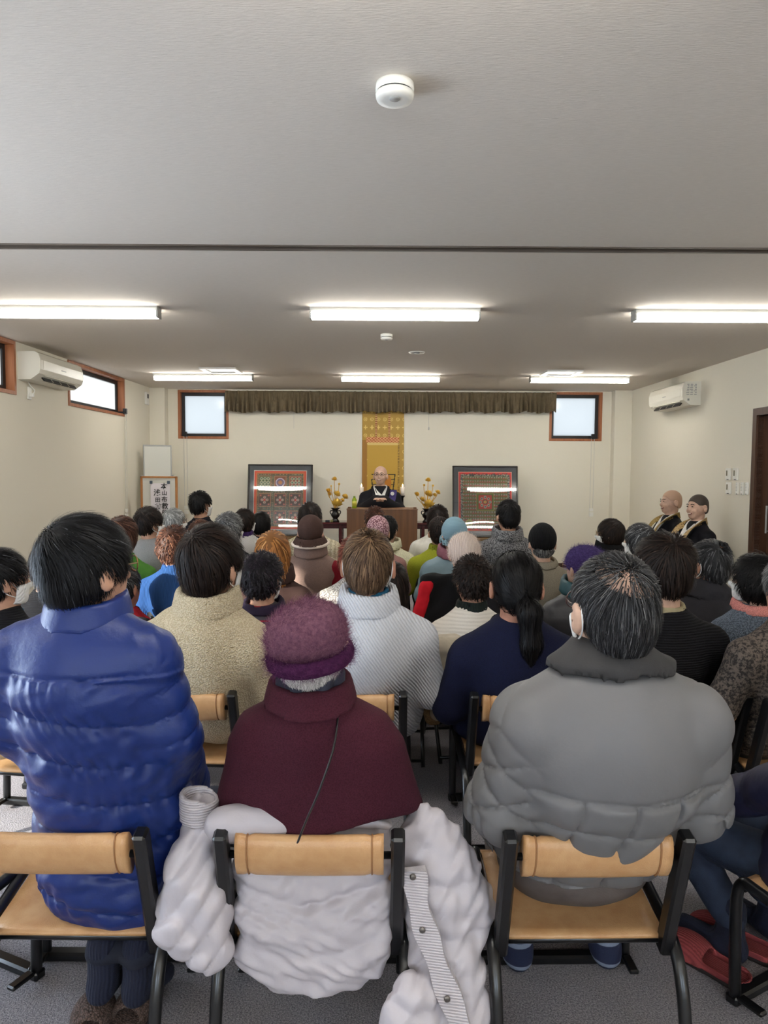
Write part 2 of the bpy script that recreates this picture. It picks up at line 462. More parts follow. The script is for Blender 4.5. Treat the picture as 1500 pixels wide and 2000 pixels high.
def detector(p, r, label):
    e = empty('smoke_detector', (p.x, p.y, H), 0, label, 'detector')
    MB().lathe([(r * .98, 0), (r, -.012), (r * .99, -.022), (r * .9, -.024)], 32).build('base', m_white, e, True)
    MB().lathe([(r * .93, -.020), (r * .93, -.029)], 32).build('slot', m_sash, e, True)
    MB().lathe([(r * .9, -.027), (r, -.029), (r * .98, -.038), (r * .93, -.045), (r * .6, -.048), (0.0001, -.048)], 32).build('cover', m_white, e, True)
    MB().lathe([(r * .27, -.047), (r * .27, -.051), (.0001, -.051)], 20, c=(0, -r * .25, 0)).build('button', m_grey, e, True)
detector(atZ(771, 185, H - .03), .058, 'round white smoke detector overhead, large and nearest the camera')
detector(atZ(755, 660, H - .03), .052, 'small round smoke detector on the ceiling beyond the middle lamp')
p = atZ(814, 688, H)
e = empty('ceiling_sensor', (p.x, p.y, H), 0, 'flat recessed round ceiling fitting beyond the small smoke detector', 'ceiling fitting')
MB().lathe([(.082, 0), (.08, -.006), (.06, -.008), (.055, -.002), (.0001, -.002)], 24).build('ring', m_white, e, True)
MB().lathe([(.03, -.002), (.028, -.012), (.0001, -.013)], 16).build('lens', m_grey, e, True)
for px, lab in ((432, 'square white ceiling vent near the left back corner'), (1096, 'square white ceiling vent near the right back corner')):
    p = atZ(px, 722 if px < 700 else 727, H)
    e = empty('ceiling_vent', (p.x, p.y, H), 0, lab, 'vent', 'ceiling vents')
    MB().box(-.21, .21, -.21, -.15, -.02, 0).box(-.21, .21, .15, .21, -.02, 0).box(-.21, -.15, -.15, .15, -.02, 0).box(.15, .21, -.15, .15, -.02, 0).build('frame', m_white, e)
    for k in range(6):
        MB().box(-.15, .15, -.14 + k * .05, -.11 + k * .05, -.012, -.004).build('slat', m_white, e)
    MB().box(-.15, .15, -.15, .15, -.004, -.001).build('backing', m_grey, e)

# ------------------------------------------------------------------ air conditioners
m_ac = M('ac_plastic', (226, 222, 208), .35)
def aircon(name, label, X, sgn, y0, y1, z0, z1, sticker):
    e = empty(name, (X, (y0 + y1) / 2, (z0 + z1) / 2), 0, label, 'air conditioner', 'wall air conditioners')
    L_ = (y1 - y0) / 2; hh = (z1 - z0) / 2
    prof = [(0, hh), (.16, hh), (.195, hh * .86), (.215, hh * .4), (.215, -hh * .25), (.20, -hh * .55), (.12, -hh * .98), (0, -hh)]
    v = []; f = []; n = len(prof)
    for y in (-L_, -L_ + .012, L_ - .012, L_):
        k = .985 if abs(y) == L_ else 1
        v += [(sgn * q[0] * k, y, q[1] * k) for q in prof]
    for a in range(3):
        for k in range(n - 1): f.append([a * n + k, a * n + k + 1, (a + 1) * n + k + 1, (a + 1) * n + k])
        f.append([a * n + n - 1, a * n, (a + 1) * n, (a + 1) * n + n - 1])
    f += [list(range(n))[::-1], [3 * n + k for k in range(n)]]
    MB().add(v, f).build('casing', m_ac, e)
    # front panel slightly proud, with the seam above the outlet
    q0, q1 = .2165, .2185
    MB().box(*sorted((sgn * q0, sgn * q1)), -L_ + .05, L_ - .05, -hh * .22, hh * .38).build('front_panel', m_ac, e)
    MB().box(*sorted((sgn * q1, sgn * (q1 + .002))), -.05, .05, hh * .02, hh * .07).build('maker_mark', m_grey, e)
    Mo = Matrix.Translation((sgn * .166, 0, -hh * .76)) @ Matrix.Rotation(sgn * math.radians(50), 4, 'Y')
    MB().box(-.036, .036, -L_ + .12, L_ - .12, -.006, .006, Mo).build('outlet', m_black, e)
    for k in range(3):
        yk = -L_ + .12 + (k + 1) * (2 * L_ - .24) / 4
        MB().box(-.036, .036, yk - .006, yk + .006, -.008, .008, Mo).build('vane', m_ac, e)
    Mf = Matrix.Translation((sgn * .185, 0, -hh * .62)) @ Matrix.Rotation(sgn * math.radians(55), 4, 'Y')
    MB().box(-.012, .012, -L_ + .11, L_ - .11, .006, .010, Mf).build('flap', m_ac, e)
    if sticker:
        s = MB(); g = MB(); r_ = random.Random(3)
        for row in range(7):
            for cx in range(3):
                w = r_.uniform(.018, .036); x0 = .05 + cx * .042; z = hh * .72 - row * .019
                g.box(*sorted((sgn * x0, sgn * (x0 + w))), -L_ - .0015, -L_ - .0005, z, z + .008)
        g.box(*sorted((sgn * .13, sgn * .152)), -L_ - .0015, -L_ - .0005, -hh * .62, -hh * .45)
        g.build('instruction_print', m_grey, e)
    return e
aircon('air_conditioner', 'cream wall air conditioner beside the left wall window', XL, 1, 6.66, 7.60, 2.255, 2.52, False)
aircon('air_conditioner', 'cream wall air conditioner with printed side label above the two priests', XR, -1, 8.13, 9.15, 2.19, 2.46, True)
o = empty('wall_socket', (XL, 6.86, 2.15), 0, 'small white wall socket with plug under the left air conditioner', 'socket')
MB().bbox(0, .012, -.035, .035, -.06, .06, .004).build('plate', m_white, o)
MB().bbox(.012, .045, -.018, .018, -.035, .0, .004).build('plug', m_white, o)
MB().tube(smooth_path([(.04, 0, -.01), (.05, .01, .03), (.02, -.02, .08), (.012, -.05, .15), (.012, -.08, .12)]), .004, 6).build('cable', m_white, o, True)
o = empty('wall_controller', (XL, 10.22, 2.43), 0, 'white wall controller with dark display near the left back corner', 'controller')
MB().bbox(0, .03, -.06, .06, -.09, .09, .006).build('case', m_white, o)
MB().box(.03, .032, -.03, .03, .0, .06).build('display', m_sash, o)

# wall controls beside the door
m_lcd = M('lcd_olive', (104, 98, 66), .3)
def control(px, py, w, h, name, label, lcd=True, lines=0):
    p = atX(px, py, XR)
    e = empty(name, (XR, p.y, p.z), 0, label, 'wall control' if lcd else 'switch', 'controls beside the door')
    MB().bbox(-.022, 0, -w / 2, w / 2, -h / 2, h / 2, .004).build('case', m_white, e)
    if lcd: MB().box(-.0235, -.022, w * .0, w * .26, -h * .15, h * .3).build('display', m_lcd, e)
    for k in range(lines): MB().box(-.0235, -.022, -w * .3, w * .3, h * .42 - k * h * .12, h * .45 - k * h * .12).build('print_line', m_grey, e)
    MB().box(-.0235, -.022, -w * .35, w * .1, -h * .47, -h * .42).build('marking', m_sash, e)
control(1424.5, 926, .088, .125, 'wall_controller', 'upper left wall controller with olive display beside the door')
control(1439, 926, .088, .125, 'wall_controller', 'upper right wall controller with olive display beside the door')
control(1425, 953, .088, .125, 'wall_controller', 'lower wall controller with olive display beside the door')
control(1442.5, 954, .045, .125, 'light_switch', 'leftmost of three slim light switch plates beside the door', False, 6)
control(1452, 954, .045, .125, 'light_switch', 'middle one of three slim light switch plates beside the door', False, 6)
control(1461, 954, .045, .125, 'light_switch', 'rightmost of three slim light switch plates beside the door', False, 6)

# ------------------------------------------------------------------ valance, scroll
m_val = M('valance_olive', (112, 98, 74), .8, 'fabric', bump=.15, col2=(96, 84, 62))
vx0, vx1 = -2.32, 2.50; n_pl = 37
nu, nv = n_pl * 14 + 1, 13
vv = []; ff = []
pr = random.Random(5); amp = [pr.uniform(.7, 1.3) for _ in range(n_pl + 1)]; skew = [pr.uniform(-.3, .3) for _ in range(n_pl + 1)]
for j in range(nv):
    t = j / (nv - 1)                       # 0 top, 1 bottom
    for i in range(nu):
        u = i / (nu - 1) * n_pl; k = min(int(u), n_pl - 1); fr = u - k
        x = vx0 + (vx1 - vx0) * i / (nu - 1)
        pinch = math.exp(-((fr - .5 - skew[k] * .25 * t) / (.07 + .16 * max(t - .25, 0))) ** 2)
        belly = math.sin(PI * fr) ** 2
        dep = .035 + 1.7 * amp[k] * (.045 * pinch * (.35 + t if t < .55 else 1.15 - .35 * t) + .025 * t * math.sin(2 * PI * fr * 2 + skew[k] * 6) - .018 * pinch * (1 if abs(t - .45) < .1 else 0))
        z = 2.565 - .30 * t + .012 * t * math.sin(u * 2.1 + skew[k]) + .02 * t * (i / nu)
        vv.append((x, YB - .09 - dep, z - .012 * (1 - belly) * t))
for j in range(nv - 1):
    for i in range(nu - 1): ff.append([j * nu + i, j * nu + i + 1, (j + 1) * nu + i + 1, (j + 1) * nu + i])
e = empty('curtain_valance', ((vx0 + vx1) / 2, YB, 2.27), 0, 'long pleated olive brown curtain valance above the scroll', 'valance')
o = mesh_obj('pleated_cloth', [(a - (vx0 + vx1) / 2, b - YB, c - 2.27) for a, b, c in vv], ff, m_val, e)
md = o.modifiers.new('thick', 'SOLIDIFY'); md.thickness = .004
MB().box((vx0 - vx1) / 2, (vx1 - vx0) / 2, -.10, 0, .275, .30).build('valance_rail', m_white, e)
MB().tube([(-1.42 + .0, -.05, .0), (-1.42, -.05, -.24)], .003, 5).build('pull_cord', m_cord, e)
c_ = MB().tube([(.56, -.05, .0), (.56, -.05, -.21)], .003, 5); c_.lathe([(.0001, -.25), (.012, -.245), (.01, -.215), (.003, -.21)], 8, c=(.56, -.05, 0)); c_.build('pull_cord', m_cord, e)

# hanging scroll: gold brocade mount, plain gold silk, a seated-stand motif low in the middle
def printed_sheet(name, nu, nv, w, h, paint, mat, parent, y=0.0, gain=1.0):
    us, vs_ = np.meshgrid(np.linspace(0, 1, nu), np.linspace(0, 1, nv))
    P_ = np.stack([(us - .5) * w, np.full_like(us, y), (vs_ - .5) * h], -1).reshape(-1, 3)
    idx = np.arange(nu * nv).reshape(nv, nu)
    F_ = np.stack([idx[:-1, :-1], idx[:-1, 1:], idx[1:, 1:], idx[1:, :-1]], -1).reshape(-1, 4)
    o = mesh_obj(name, P_, F_, mat, parent, False)
    set_print(o, np.clip(paint(us.ravel() * w, vs_.ravel() * h) * gain, 0, .95)); return o
SCW, SCH = .615, 1.75
def paint_scroll(x, z):
    n = len(x); c = np.tile(lin(176, 140, 62), (n, 1))
    zz = SCH - z                                    # from the top
    # roundels and crosses
    cell = .095; cx = (x / cell) % 1 - .5; cz = (zz / (cell * 1.25)) % 1 - .5
    row = np.floor(zz / (cell * 1.25)).astype(int) % 2
    r = np.hypot(cx, cz * 1.25)
    gold = lin(226, 196, 112)
    ring = (((r > .19) & (r < .27)) | (r < .07)) & (row == 0)
    cross = ((np.abs(cx) < .07) & (np.abs(cz) < .26) | (np.abs(cz) < .06) & (np.abs(cx) < .3)) & (row == 1)
    c[ring | cross] = gold
    strip = (np.abs(x - SCW * .33) < .016) | (np.abs(x - SCW * .65) < .016)
    dots = ((zz / .028) % 1 < .4)
    c[strip & (zz < .56)] = lin(150, 92, 52); c[strip & (zz < .56) & dots] = lin(214, 176, 110)
    side = (x < .07) | (x > SCW - .08)
    c[side & (zz > .6) & (x < .3)] = lin(158, 112, 46)
    b = (zz > .56) & (zz < .64) & (x > .06) & (x < SCW - .07)
    wv = np.sin(x * 130 + np.sin(zz * 160) * 2.5)
    c[b] = np.where(wv[b][:, None] > .1, lin(222, 176, 118), lin(176, 78, 42))
    inn = (zz >= .64) & (x > .075) & (x < SCW - .085)
    c[inn] = lin(190, 152, 62)
    c[inn & (zz < .672)] = lin(214, 188, 118)
    g = (zz >= .62) & (np.abs(x - (SCW - .08)) < .012); c[g & (((zz / .022) % 1) < .5)] = lin(118, 92, 40)
    # dark stand with a slatted back and an ochre robed blur, mostly hidden behind the speaker
    ix = x - .31; st = (zz > 1.10) & (zz < 1.62)
    for sgn, top in ((1, 1.10), (-1, 1.18)):
        leg = np.abs(ix - sgn * (.175 - .12 * np.clip(zz - 1.12, 0, 1))) < .008
        c[st & leg & (zz > top)] = lin(40, 40, 30)
    bar = (np.abs((zz - 1.10) % .075) < .010) & (np.abs(ix) < .17) & st & (zz < 1.4); c[bar] = lin(46, 44, 32)
    ob = ((ix - .05) / .075) ** 2 + ((zz - 1.23) / .13) ** 2 < 1; c[ob] = lin(188, 120, 40)
    return c
sc = empty('hanging_scroll', (-.02, YB, .72), 0, 'tall gold brocade hanging scroll behind the speaker', 'scroll')
m_print = M_attr('scroll_print', .55, spec=.3)
o = printed_sheet('scroll_silk', 100, 285, SCW, SCH, paint_scroll, m_print, sc, -.018); o.location = (0, 0, SCH / 2)
o.modifiers.new('thick', 'SOLIDIFY').thickness = .003
MB().tube([(-SCW / 2 - .03, -.02, 0), (SCW / 2 + .03, -.02, 0)], .016, 12).build('roller', m_black, sc, True)

# ------------------------------------------------------------------ framed pictures on low stands (generic grid patterns)
MW, MH = .70, .80
def mot(c, x, z, cx, cz, R, col, k=4, ins=None):
    """rosette motif"""
    dx, dz = x - cx, z - cz; r = np.hypot(dx, dz); a = np.arctan2(dz, dx)
    c[r < R * .28] = ins if ins is not None else lin(196, 70, 54)
    for q in range(k):
        an = 2 * PI * q / k; ex, ez = cx + R * .62 * math.cos(an), cz + R * .62 * math.sin(an)
        rr = np.hypot(x - ex, z - ez); c[rr < R * .34] = col; c[rr < R * .20] = lin(152, 88, 72); c[rr < R * .09] = lin(226, 214, 190)
def paint_a(x, z):
    n = len(x); zt = MH - z; c = np.tile(lin(206, 70, 40), (n, 1))
    c[(x < .008) | (x > MW - .008) | (zt < .008) | (zt > MH - .008)] = lin(232, 200, 186)
    inn = (x > .05) & (x < MW - .05) & (zt > .05) & (zt < MH - .05)
    c[(x > .03) & (x < MW - .03) & (zt > .03) & (zt < MH - .03)] = lin(198, 104, 50)
    c[inn] = lin(52, 74, 48)
    cell = .0215; gx = ((x - .05) / cell) % 1 - .5; gz = ((zt - .05) / cell) % 1 - .5
    hsh = (np.sin(np.floor((x - .05) / cell) * 12.9898 + np.floor((zt - .05) / cell) * 78.233) * 43758.5453) % 1
    d = inn & (np.hypot(gx, gz) < .32); c[d & (hsh < .5)] = lin(176, 142, 104); c[d & (hsh >= .5)] = lin(146, 82, 56)
    cw, ch = (MW - .1) / 3, (MH - .1) / 3
    for i in range(3):
        for j in range(3):
            cx, cz = .05 + cw * (i + .5), .05 + ch * (j + .5)
            bx = (np.abs(x - cx) < cw * .40) & (np.abs(zt - cz) < ch * .38)
            edge = bx & ((np.abs(x - cx) > cw * .36) | (np.abs(zt - cz) > ch * .34))
            c[bx] = lin(84, 58, 40) if j else (lin(60, 84, 46), lin(132, 74, 44), lin(138, 62, 38))[i]
            c[edge] = lin(170, 120, 84)
            if j == 0 and i == 1:
                r = np.hypot(x - cx, zt - cz); c[r < cw * .30] = lin(206, 192, 204); c[r < cw * .24] = lin(112, 88, 118); c[r < cw * .13] = lin(184, 118, 70)
            elif j == 0:
                for q in range(9):
                    ex, ez = cx + (q % 3 - 1) * cw * .22, cz + (q // 3 - 1) * ch * .21
                    r = np.hypot(x - ex, zt - ez); c[r < cw * .10] = lin(196, 190, 156); c[r < cw * .065] = lin(88, 110, 84)
            else:
                col = lin(214, 184, 164) if j == 1 else lin(206, 160, 116)
                mot(c, x, zt, cx, cz, cw * .26, col)
                for sx in (-1, 1):
                    for sz in (-1, 1):
                        r = np.hypot(x - cx - sx * cw * .26, zt - cz - sz * ch * .25); c[r < cw * .06] = lin(196, 108, 90)
    return c
def paint_b(x, z):
    n = len(x); zt = MH - z; c = np.tile(lin(206, 52, 48), (n, 1))
    c[(x < .007) | (x > MW - .007) | (zt < .007) | (zt > MH - .007)] = lin(236, 150, 130)
    in0 = (x > .035) & (x < MW - .035) & (zt > .035) & (zt < MH - .035)
    inn = (x > .06) & (x < MW - .06) & (zt > .065) & (zt < MH - .055)
    hsh = lambda a, b: (np.sin(np.floor(a) * 12.9898 + np.floor(b) * 78.233) * 43758.5453) % 1
    c[in0] = lin(58, 66, 60); q = in0 & (hsh(x / .012, zt / .012) > .55); c[q] = lin(156, 146, 124)
    edge = ~in0 & (hsh(x / .014, zt / .014) > .72) & (x > .018) & (x < MW - .018) & (zt > .018) & (zt < MH - .018); c[edge] = lin(92, 72, 66)
    c[inn] = lin(98, 92, 44)
    ce, rz = .034, .05; gx = ((x - .06) / ce) % 1 - .5; gz = ((zt - .065) / rz) % 1 - .5
    hh_ = hsh((x - .06) / ce, (zt - .065) / rz)
    body = inn & (np.abs(gx) < .30) & (gz > -.05) & (gz < .36); c[body & (hh_ < .6)] = lin(160, 70, 52); c[body & (hh_ >= .6)] = lin(132, 92, 56)
    hd = inn & (np.hypot(gx, (gz + .18) * 1.4) < .27); c[hd] = lin(172, 168, 146)
    c[hd & (np.hypot(gx, (gz + .18) * 1.4) < .15)] = lin(96, 100, 96)
    cx, cz = MW * .5, MH * .51; bx = np.maximum(np.abs(x - cx), np.abs(zt - cz))
    c[bx < .125] = lin(170, 154, 70); c[bx < .118] = lin(86, 100, 40); c[bx < .098] = lin(186, 60, 42)
    r = np.hypot(x - cx, zt - cz); a = np.arctan2(zt - cz, x - cx)
    c[r < .08 + .014 * np.cos(8 * a)] = lin(200, 74, 52)
    for k in range(8):
        ex, ez = cx + .068 * math.cos(k * PI / 4), cz + .068 * math.sin(k * PI / 4)
        rr = np.hypot(x - ex, zt - ez); c[rr < .02] = lin(190, 184, 160); c[rr < .012] = lin(92, 104, 98)
    c[r < .034] = lin(48, 60, 52); c[r < .024] = lin(206, 150, 84)
    rr = np.hypot(x - MW * .2, zt - MH * .86); c[rr < .05] = lin(150, 140, 52); c[rr < .035] = lin(122, 114, 46)
    return c
m_matb = M('picture_mat_charcoal', (66, 70, 76), .25, coat=1.0)
m_mprint = M_attr('picture_print', .4, coat=1.0)
m_frame = M('frame_black_lacquer', (24, 20, 20), .2, coat=.5)
m_glaze = bpy.data.materials.new('picture_glazing'); m_glaze.use_nodes = True
nt_ = m_glaze.node_tree; nt_.nodes.remove(nt_.nodes['Principled BSDF'])
g1 = nt_.nodes.new('ShaderNodeBsdfTransparent'); g2 = nt_.nodes.new('ShaderNodeBsdfGlossy'); g2.inputs['Roughness'].default_value = .012
fr_ = nt_.nodes.new('ShaderNodeFresnel'); fr_.inputs[0].default_value = 1.5; mx = nt_.nodes.new('ShaderNodeMixShader')
nt_.links.new(fr_.outputs[0], mx.inputs[0]); nt_.links.new(g1.outputs[0], mx.inputs[1]); nt_.links.new(g2.outputs[0], mx.inputs[2]); nt_.links.new(mx.outputs[0], nt_.nodes['Material Output'].inputs[0])
for (px0, px1, py0, py1, paint, label, bow) in ((482, 609, 907, 1046, paint_a, 'black framed picture with nine square panels and red border, left', .004), (884, 1012, 910, 1049, paint_b, 'black framed picture of dense figures around a square, right', .003)):
    Yp = 10.20
    c0 = atY((px0 + px1) / 2, py1, Yp - .08); W = (px1 - px0) / FPX * 10.2; Hh = (py1 - py0) / FPX * 10.25
    e = empty('framed_picture', (c0.x, Yp - .09, c0.z), 0, label, 'picture', 'framed pictures leaning on the back wall')
    tilt = Matrix.Rotation(math.radians(-8.5), 4, 'X')
    def fm(mb): mb.v = [tuple(tilt @ Vector(p)) for p in mb.v]; return mb
    w2 = W / 2; b = .022
    fm(MB().bbox(-w2, w2, -.012, .03, 0, b).bbox(-w2, w2, -.012, .03, Hh - b, Hh).bbox(-w2, -w2 + b, -.012, .03, 0, Hh).bbox(w2 - b, w2, -.012, .03, 0, Hh)).build('frame', m_frame, e)
    fm(MB().box(-w2 + b, w2 - b, .008, .02, b, Hh - b)).build('mount_board', m_matb, e)
    MW, MH = W - .17, Hh - .17
    o = printed_sheet('print', 130, 150, MW, MH, paint, m_mprint, e, .006, 1.5)
    o.matrix_local = tilt @ Matrix.Translation((0, 0, Hh / 2))
    gl_v = []; gl_f = []; gn = 24
    for j in range(gn + 1):
        for i in range(gn + 1):
            u, t = i / gn * 2 - 1, j / gn * 2 - 1
            gl_v.append(tilt @ Vector((u * (w2 - b), -.004 - bow * (1 - u * u) * (1 - t * t), Hh / 2 + t * (Hh / 2 - b))))
    for j in range(gn):
        for i in range(gn): k = j * (gn + 1) + i; gl_f.append([k, k + 1, k + gn + 2, k + gn + 1])
    mesh_obj('glazing', gl_v, gl_f, m_glaze, e)
    # low stand
    s = empty('low_stand', (c0.x, Yp - .06, 0), 0, 'low brown wooden stand under the ' + ('left' if px0 < 700 else 'right') + ' framed picture', 'stand')
    m_st = M('stand_wood', (120, 92, 52), .5, 'woodh', bump=.1)
    MB().bbox(-.46, .46, -.15, .12, c0.z - .045, c0.z - .003, .006).build('top', m_st, s)
    for sx in (-.42, .42):
        for sy in (-.12, .09): MB().bbox(sx - .02, sx + .02, sy - .02, sy + .02, 0, c0.z - .045, .004).build('leg', m_black, s)

# ------------------------------------------------------------------ altar table, vases, candles, lectern, bottle
m_lac = M('red_lacquer', (74, 16, 20), .25, coat=.6)
TZ = atY(655, 1020, 9.62).z; TY = 9.78
at_ = empty('altar_table', (-.04, TY, 0), 0, 'dark red lacquered long table behind the lectern', 'table')
MB().bbox(-.86, .86, -.20, .20, TZ - .035, TZ, .008).build('table_top', m_lac, at_)
MB().bbox(-.80, .80, -.17, -.15, TZ - .085, TZ - .035, .004).build('apron', m_lac, at_)
for sx in (-.55, .57):
    for sy in (-.15, .15): MB().bbox(sx - .024, sx + .024, sy - .024, sy + .024, 0, TZ - .03, .005).build('leg', m_lac, at_)
m_bronze = M('black_bronze', (20, 19, 20), .35, metal=.3)
m_gold = M('gold_leaf', (246, 200, 84), .3, metal=.3)
m_goldd = M('gold_stem', (214, 162, 60), .35, metal=.3)  # deeper gold, used on the flower stems
def petal_bloom(R, n_p, layers, open_):
    mb = MB()
    for ly in range(layers):
        for k in range(n_p):
            a = 2 * PI * (k + .5 * ly) / n_p; el = open_ + ly * .42
            ca, sa = math.cos(a), math.sin(a); pts = []
            for (t, w) in ((0, .12), (.35, .42), (.7, .36), (1, .03)):
                lift = el + t * .35
                rr = R * t * math.cos(lift); zz = R * t * math.sin(lift)
                for sg in (-1, 0, 1):
                    cup = .12 * R * (1 - abs(sg)) * math.sin(PI * t) * -1
                    pts.append((ca * (rr + 0) - sa * sg * w * R * .6, sa * rr + ca * sg * w * R * .6, zz + cup))
            b = len(mb.v); mb.v += pts
            for i in range(3):
                for j in range(2): q = b + i * 3 + j; mb.f.append([q, q + 1, q + 4, q + 3])
    return mb
_bl = petal_bloom(1.0, 9, 3, .05).build('bloom_proto', m_gold, None, True); bloom_open = _bl.data; bpy.data.objects.remove(_bl)
_bl = petal_bloom(1.0, 6, 2, .75).build('bud_proto', m_gold, None, True); bloom_bud = _bl.data; bpy.data.objects.remove(_bl)
def lotus_vase(px, base_y, label_v, label_f, flip, heads):
    c = atY(px, base_y, TY - .06); c.z = TZ
    v = empty('flower_vase', c, 0, label_v, 'vase', 'altar vases')
    pf = [(.055, 0), (.055, .012), (.04, .03), (.03, .045), (.055, .075), (.062, .095), (.05, .115), (.033, .135), (.033, .155), (.05, .178), (.068, .188), (.064, .190), (.03, .165), (.0001, .16)]
    MB().lathe(pf, 24).build('body', m_bronze, v, True)
    for sg in (-1, 1):
        MB().tube(smooth_path([(sg * .034, 0, .15), (sg * .062, 0, .152), (sg * .072, 0, .13), (sg * .062, 0, .108), (sg * .052, 0, .108)]), .007, 7).build('handle', m_bronze, v, True)
    f = empty('lotus_bouquet', (c.x, c.y, c.z + .165), 0, label_f, 'flowers', 'gold altar flowers')
    base = (c.x, c.y, c.z + .165)
    for (hx, hy, R, kind) in heads:
        w = atY(hx, hy, c.y - .02); dx = w.x - c.x; dz = w.z - base[2]
        st = smooth_path([(0, 0, -.02), (dx * .35, -.01, max(dz * .35, .03)), (dx * .9, -.02, dz * .8), (dx, -.02, dz)], 5)
        s_o = MB().tube(st, .0045, 6).build('stem', m_goldd, f, True)
        o = bpy.data.objects.new('bloom' if kind else 'bud', bloom_open if kind else bloom_bud); COL.objects.link(o); o.parent = f
        o.location = (dx, -.02, dz); o.scale = (R * 1.22,) * 3; o.rotation_euler = (math.radians(35 if kind == 2 else 8), math.radians(18 if dx > .05 else (-18 if dx < -.05 else 0)), R * 40)
lotus_vase(655, 1018, 'black bronze altar vase left of the lectern', 'gold lotus flowers in the vase left of the lectern', 1,
           [(653, 938, .045, 1), (662, 948, .030, 0), (647, 951, .022, 0), (640, 960, .042, 2), (657, 967, .055, 2), (673, 972, .048, 2), (658, 986, .075, 2), (668, 978, .035, 2), (643, 966, .03, 2)])
lotus_vase(833, 1019, 'black bronze altar vase right of the lectern', 'gold lotus flowers in the vase right of the lectern', -1,
           [(836, 940, .045, 1), (828, 950, .030, 0), (845, 951, .028, 0), (813, 967, .042, 2), (854, 963, .040, 2), (836, 967, .060, 2), (823, 977, .048, 2), (838, 988, .078, 2), (848, 968, .035, 2)])
m_wax = M('candle_wax', (238, 226, 214), .5); m_flame = M('candle_flame', (255, 210, 120), .5, emit=((1.0, .62, .2), 14.0))
for px, lab in ((706, 'white candle with small flame left of the speaker'), (786, 'white candle with small flame right of the speaker')):
    c = atY(px, 992, TY - .02); c.z = TZ
    e = empty('candle_stand', c, 0, lab, 'candle', 'altar candles')
    zt = atY(px, 968, TY - .02).z - TZ; zc = atY(px, 951, TY - .02).z - TZ
    MB().lathe([(.05, 0), (.05, .012), (.02, .03), (.014, .06), (.022, .075), (.014, .09), (.014, zt - .03), (.034, zt - .008), (.036, zt), (.0001, zt)], 18).build('candlestick', m_bronze, e, True)
    MB().lathe([(.026, zt), (.030, zc), (.0001, zc - .003)], 18).build('wax', m_wax, e, True)
    MB().lathe([(.0001, zc - .002), (.008, zc + .012), (.006, zc + .026), (.0001, zc + .042)], 10).build('flame', m_flame, e, True)
m_lect = M('lectern_walnut', (126, 84, 48), .4, 'wood', bump=.08, col2=(100, 66, 38), scale=.7)
c0 = atZ(677, 1138, 0); c1 = atZ(814, 1138, 0); LZ = atY(745, 994, c0.y).z
e = empty('lectern', ((c0.x + c1.x) / 2, c0.y, 0), 0, 'wide walnut wood lectern in front of the speaker', 'lectern')
LW = (c1.x - c0.x) / 2
MB().bbox(-LW, LW, 0, .02, .07, LZ - .012, .003).build('front_panel', m_lect, e)
MB().bbox(-LW, -LW + .02, .02, .40, .07, LZ - .012, .003).build('side_panel', m_lect, e); MB().bbox(LW - .02, LW, .02, .40, .07, LZ - .012, .003).build('side_panel', m_lect, e)
MB().bbox(-LW - .005, LW + .005, -.004, .42, LZ - .014, LZ, .004).build('top', m_lect, e)
MB().box(-LW + .01, LW - .01, .015, .39, 0, .07).build('plinth', M('plinth_dark', (56, 44, 36), .5), e)
for sg in (-1, 1): MB().bbox(sg * (LW - .03) - .02, sg * (LW - .03) + .02, .06, .08, LZ, LZ + .022, .004).build('top_stop', m_lect, e)
lect_y = c0.y
bt = atY(692, 992, lect_y + .12)
e = empty('tea_bottle', (bt.x, lect_y + .12, LZ), 0, 'small yellow green drink bottle on the lectern', 'bottle')
m_tea = M('tea_green', (150, 170, 40), .15); m_teal = M('tea_label', (196, 190, 70), .4)
MB().lathe([(.028, 0), (.03, .006), (.03, .10), (.026, .118), (.013, .135), (.012, .142)], 18).build('body', m_tea, e, True)
MB().lathe([(.0305, .03), (.0305, .09)], 18).build('label_band', m_teal, e, True)
MB().lathe([(.0135, .138), (.0135, .156), (.0001, .156)], 14).build('cap', M('tea_cap', (120, 150, 40), .4), e, True)
o = empty('offering_box', tuple(Vector((atY(640, 1017, 9.7).x, 9.68, TZ))), 0, 'small dark incense box on the red table left of the vase', 'box')
MB().bbox(-.03, .03, -.02, .02, 0, .025, .003).build('body', m_black, o); MB().bbox(.04, .075, -.02, .02, 0, .03, .004).build('tin', M('tin_olive', (128, 128, 76), .4), o)

# ------------------------------------------------------------------ boards in the left back corner
m_alu = M('aluminium', (176, 178, 178), .35, metal=.6); m_wb = M('whiteboard_face', (206, 206, 198), .25)
a = atY(279, 867, 9.75); b_ = atY(335, 871, 9.95)
e = empty('whiteboard', ((a.x + b_.x) / 2, 9.85, 0), math.atan2(b_.y - a.y, b_.x - a.x) + .05, 'tall white board on a stand behind the oak framed notice board', 'whiteboard')
wv = (b_ - a).length / 2; zt = (a.z + b_.z) / 2
MB().box(-wv + .012, wv - .012, -.005, .005, .75, zt - .012).build('board_face', m_wb, e)
MB().bbox(-wv, wv, -.012, .012, zt - .02, zt, .004).bbox(-wv, wv, -.012, .012, .74, .76, .004).bbox(-wv, -wv + .014, -.012, .012, .75, zt - .01, .003).bbox(wv - .014, wv, -.012, .012, .75, zt - .01, .003).build('board_frame', m_alu, e)
for sg in (-1, 1):
    MB().bbox(sg * (wv + .02) - .014, sg * (wv + .02) + .014, -.015, .015, .03, 1.34, .004).build('post', m_alu, e)
    MB().bbox(sg * (wv + .02) - .02, sg * (wv + .02) + .02, -.2, .2, 0, .035, .005).build('foot', m_alu, e)
NY = 9.35
a = atY(274.5, 930, NY); b_ = atY(346.5, 930, NY); wv = (b_.x - a.x) / 2
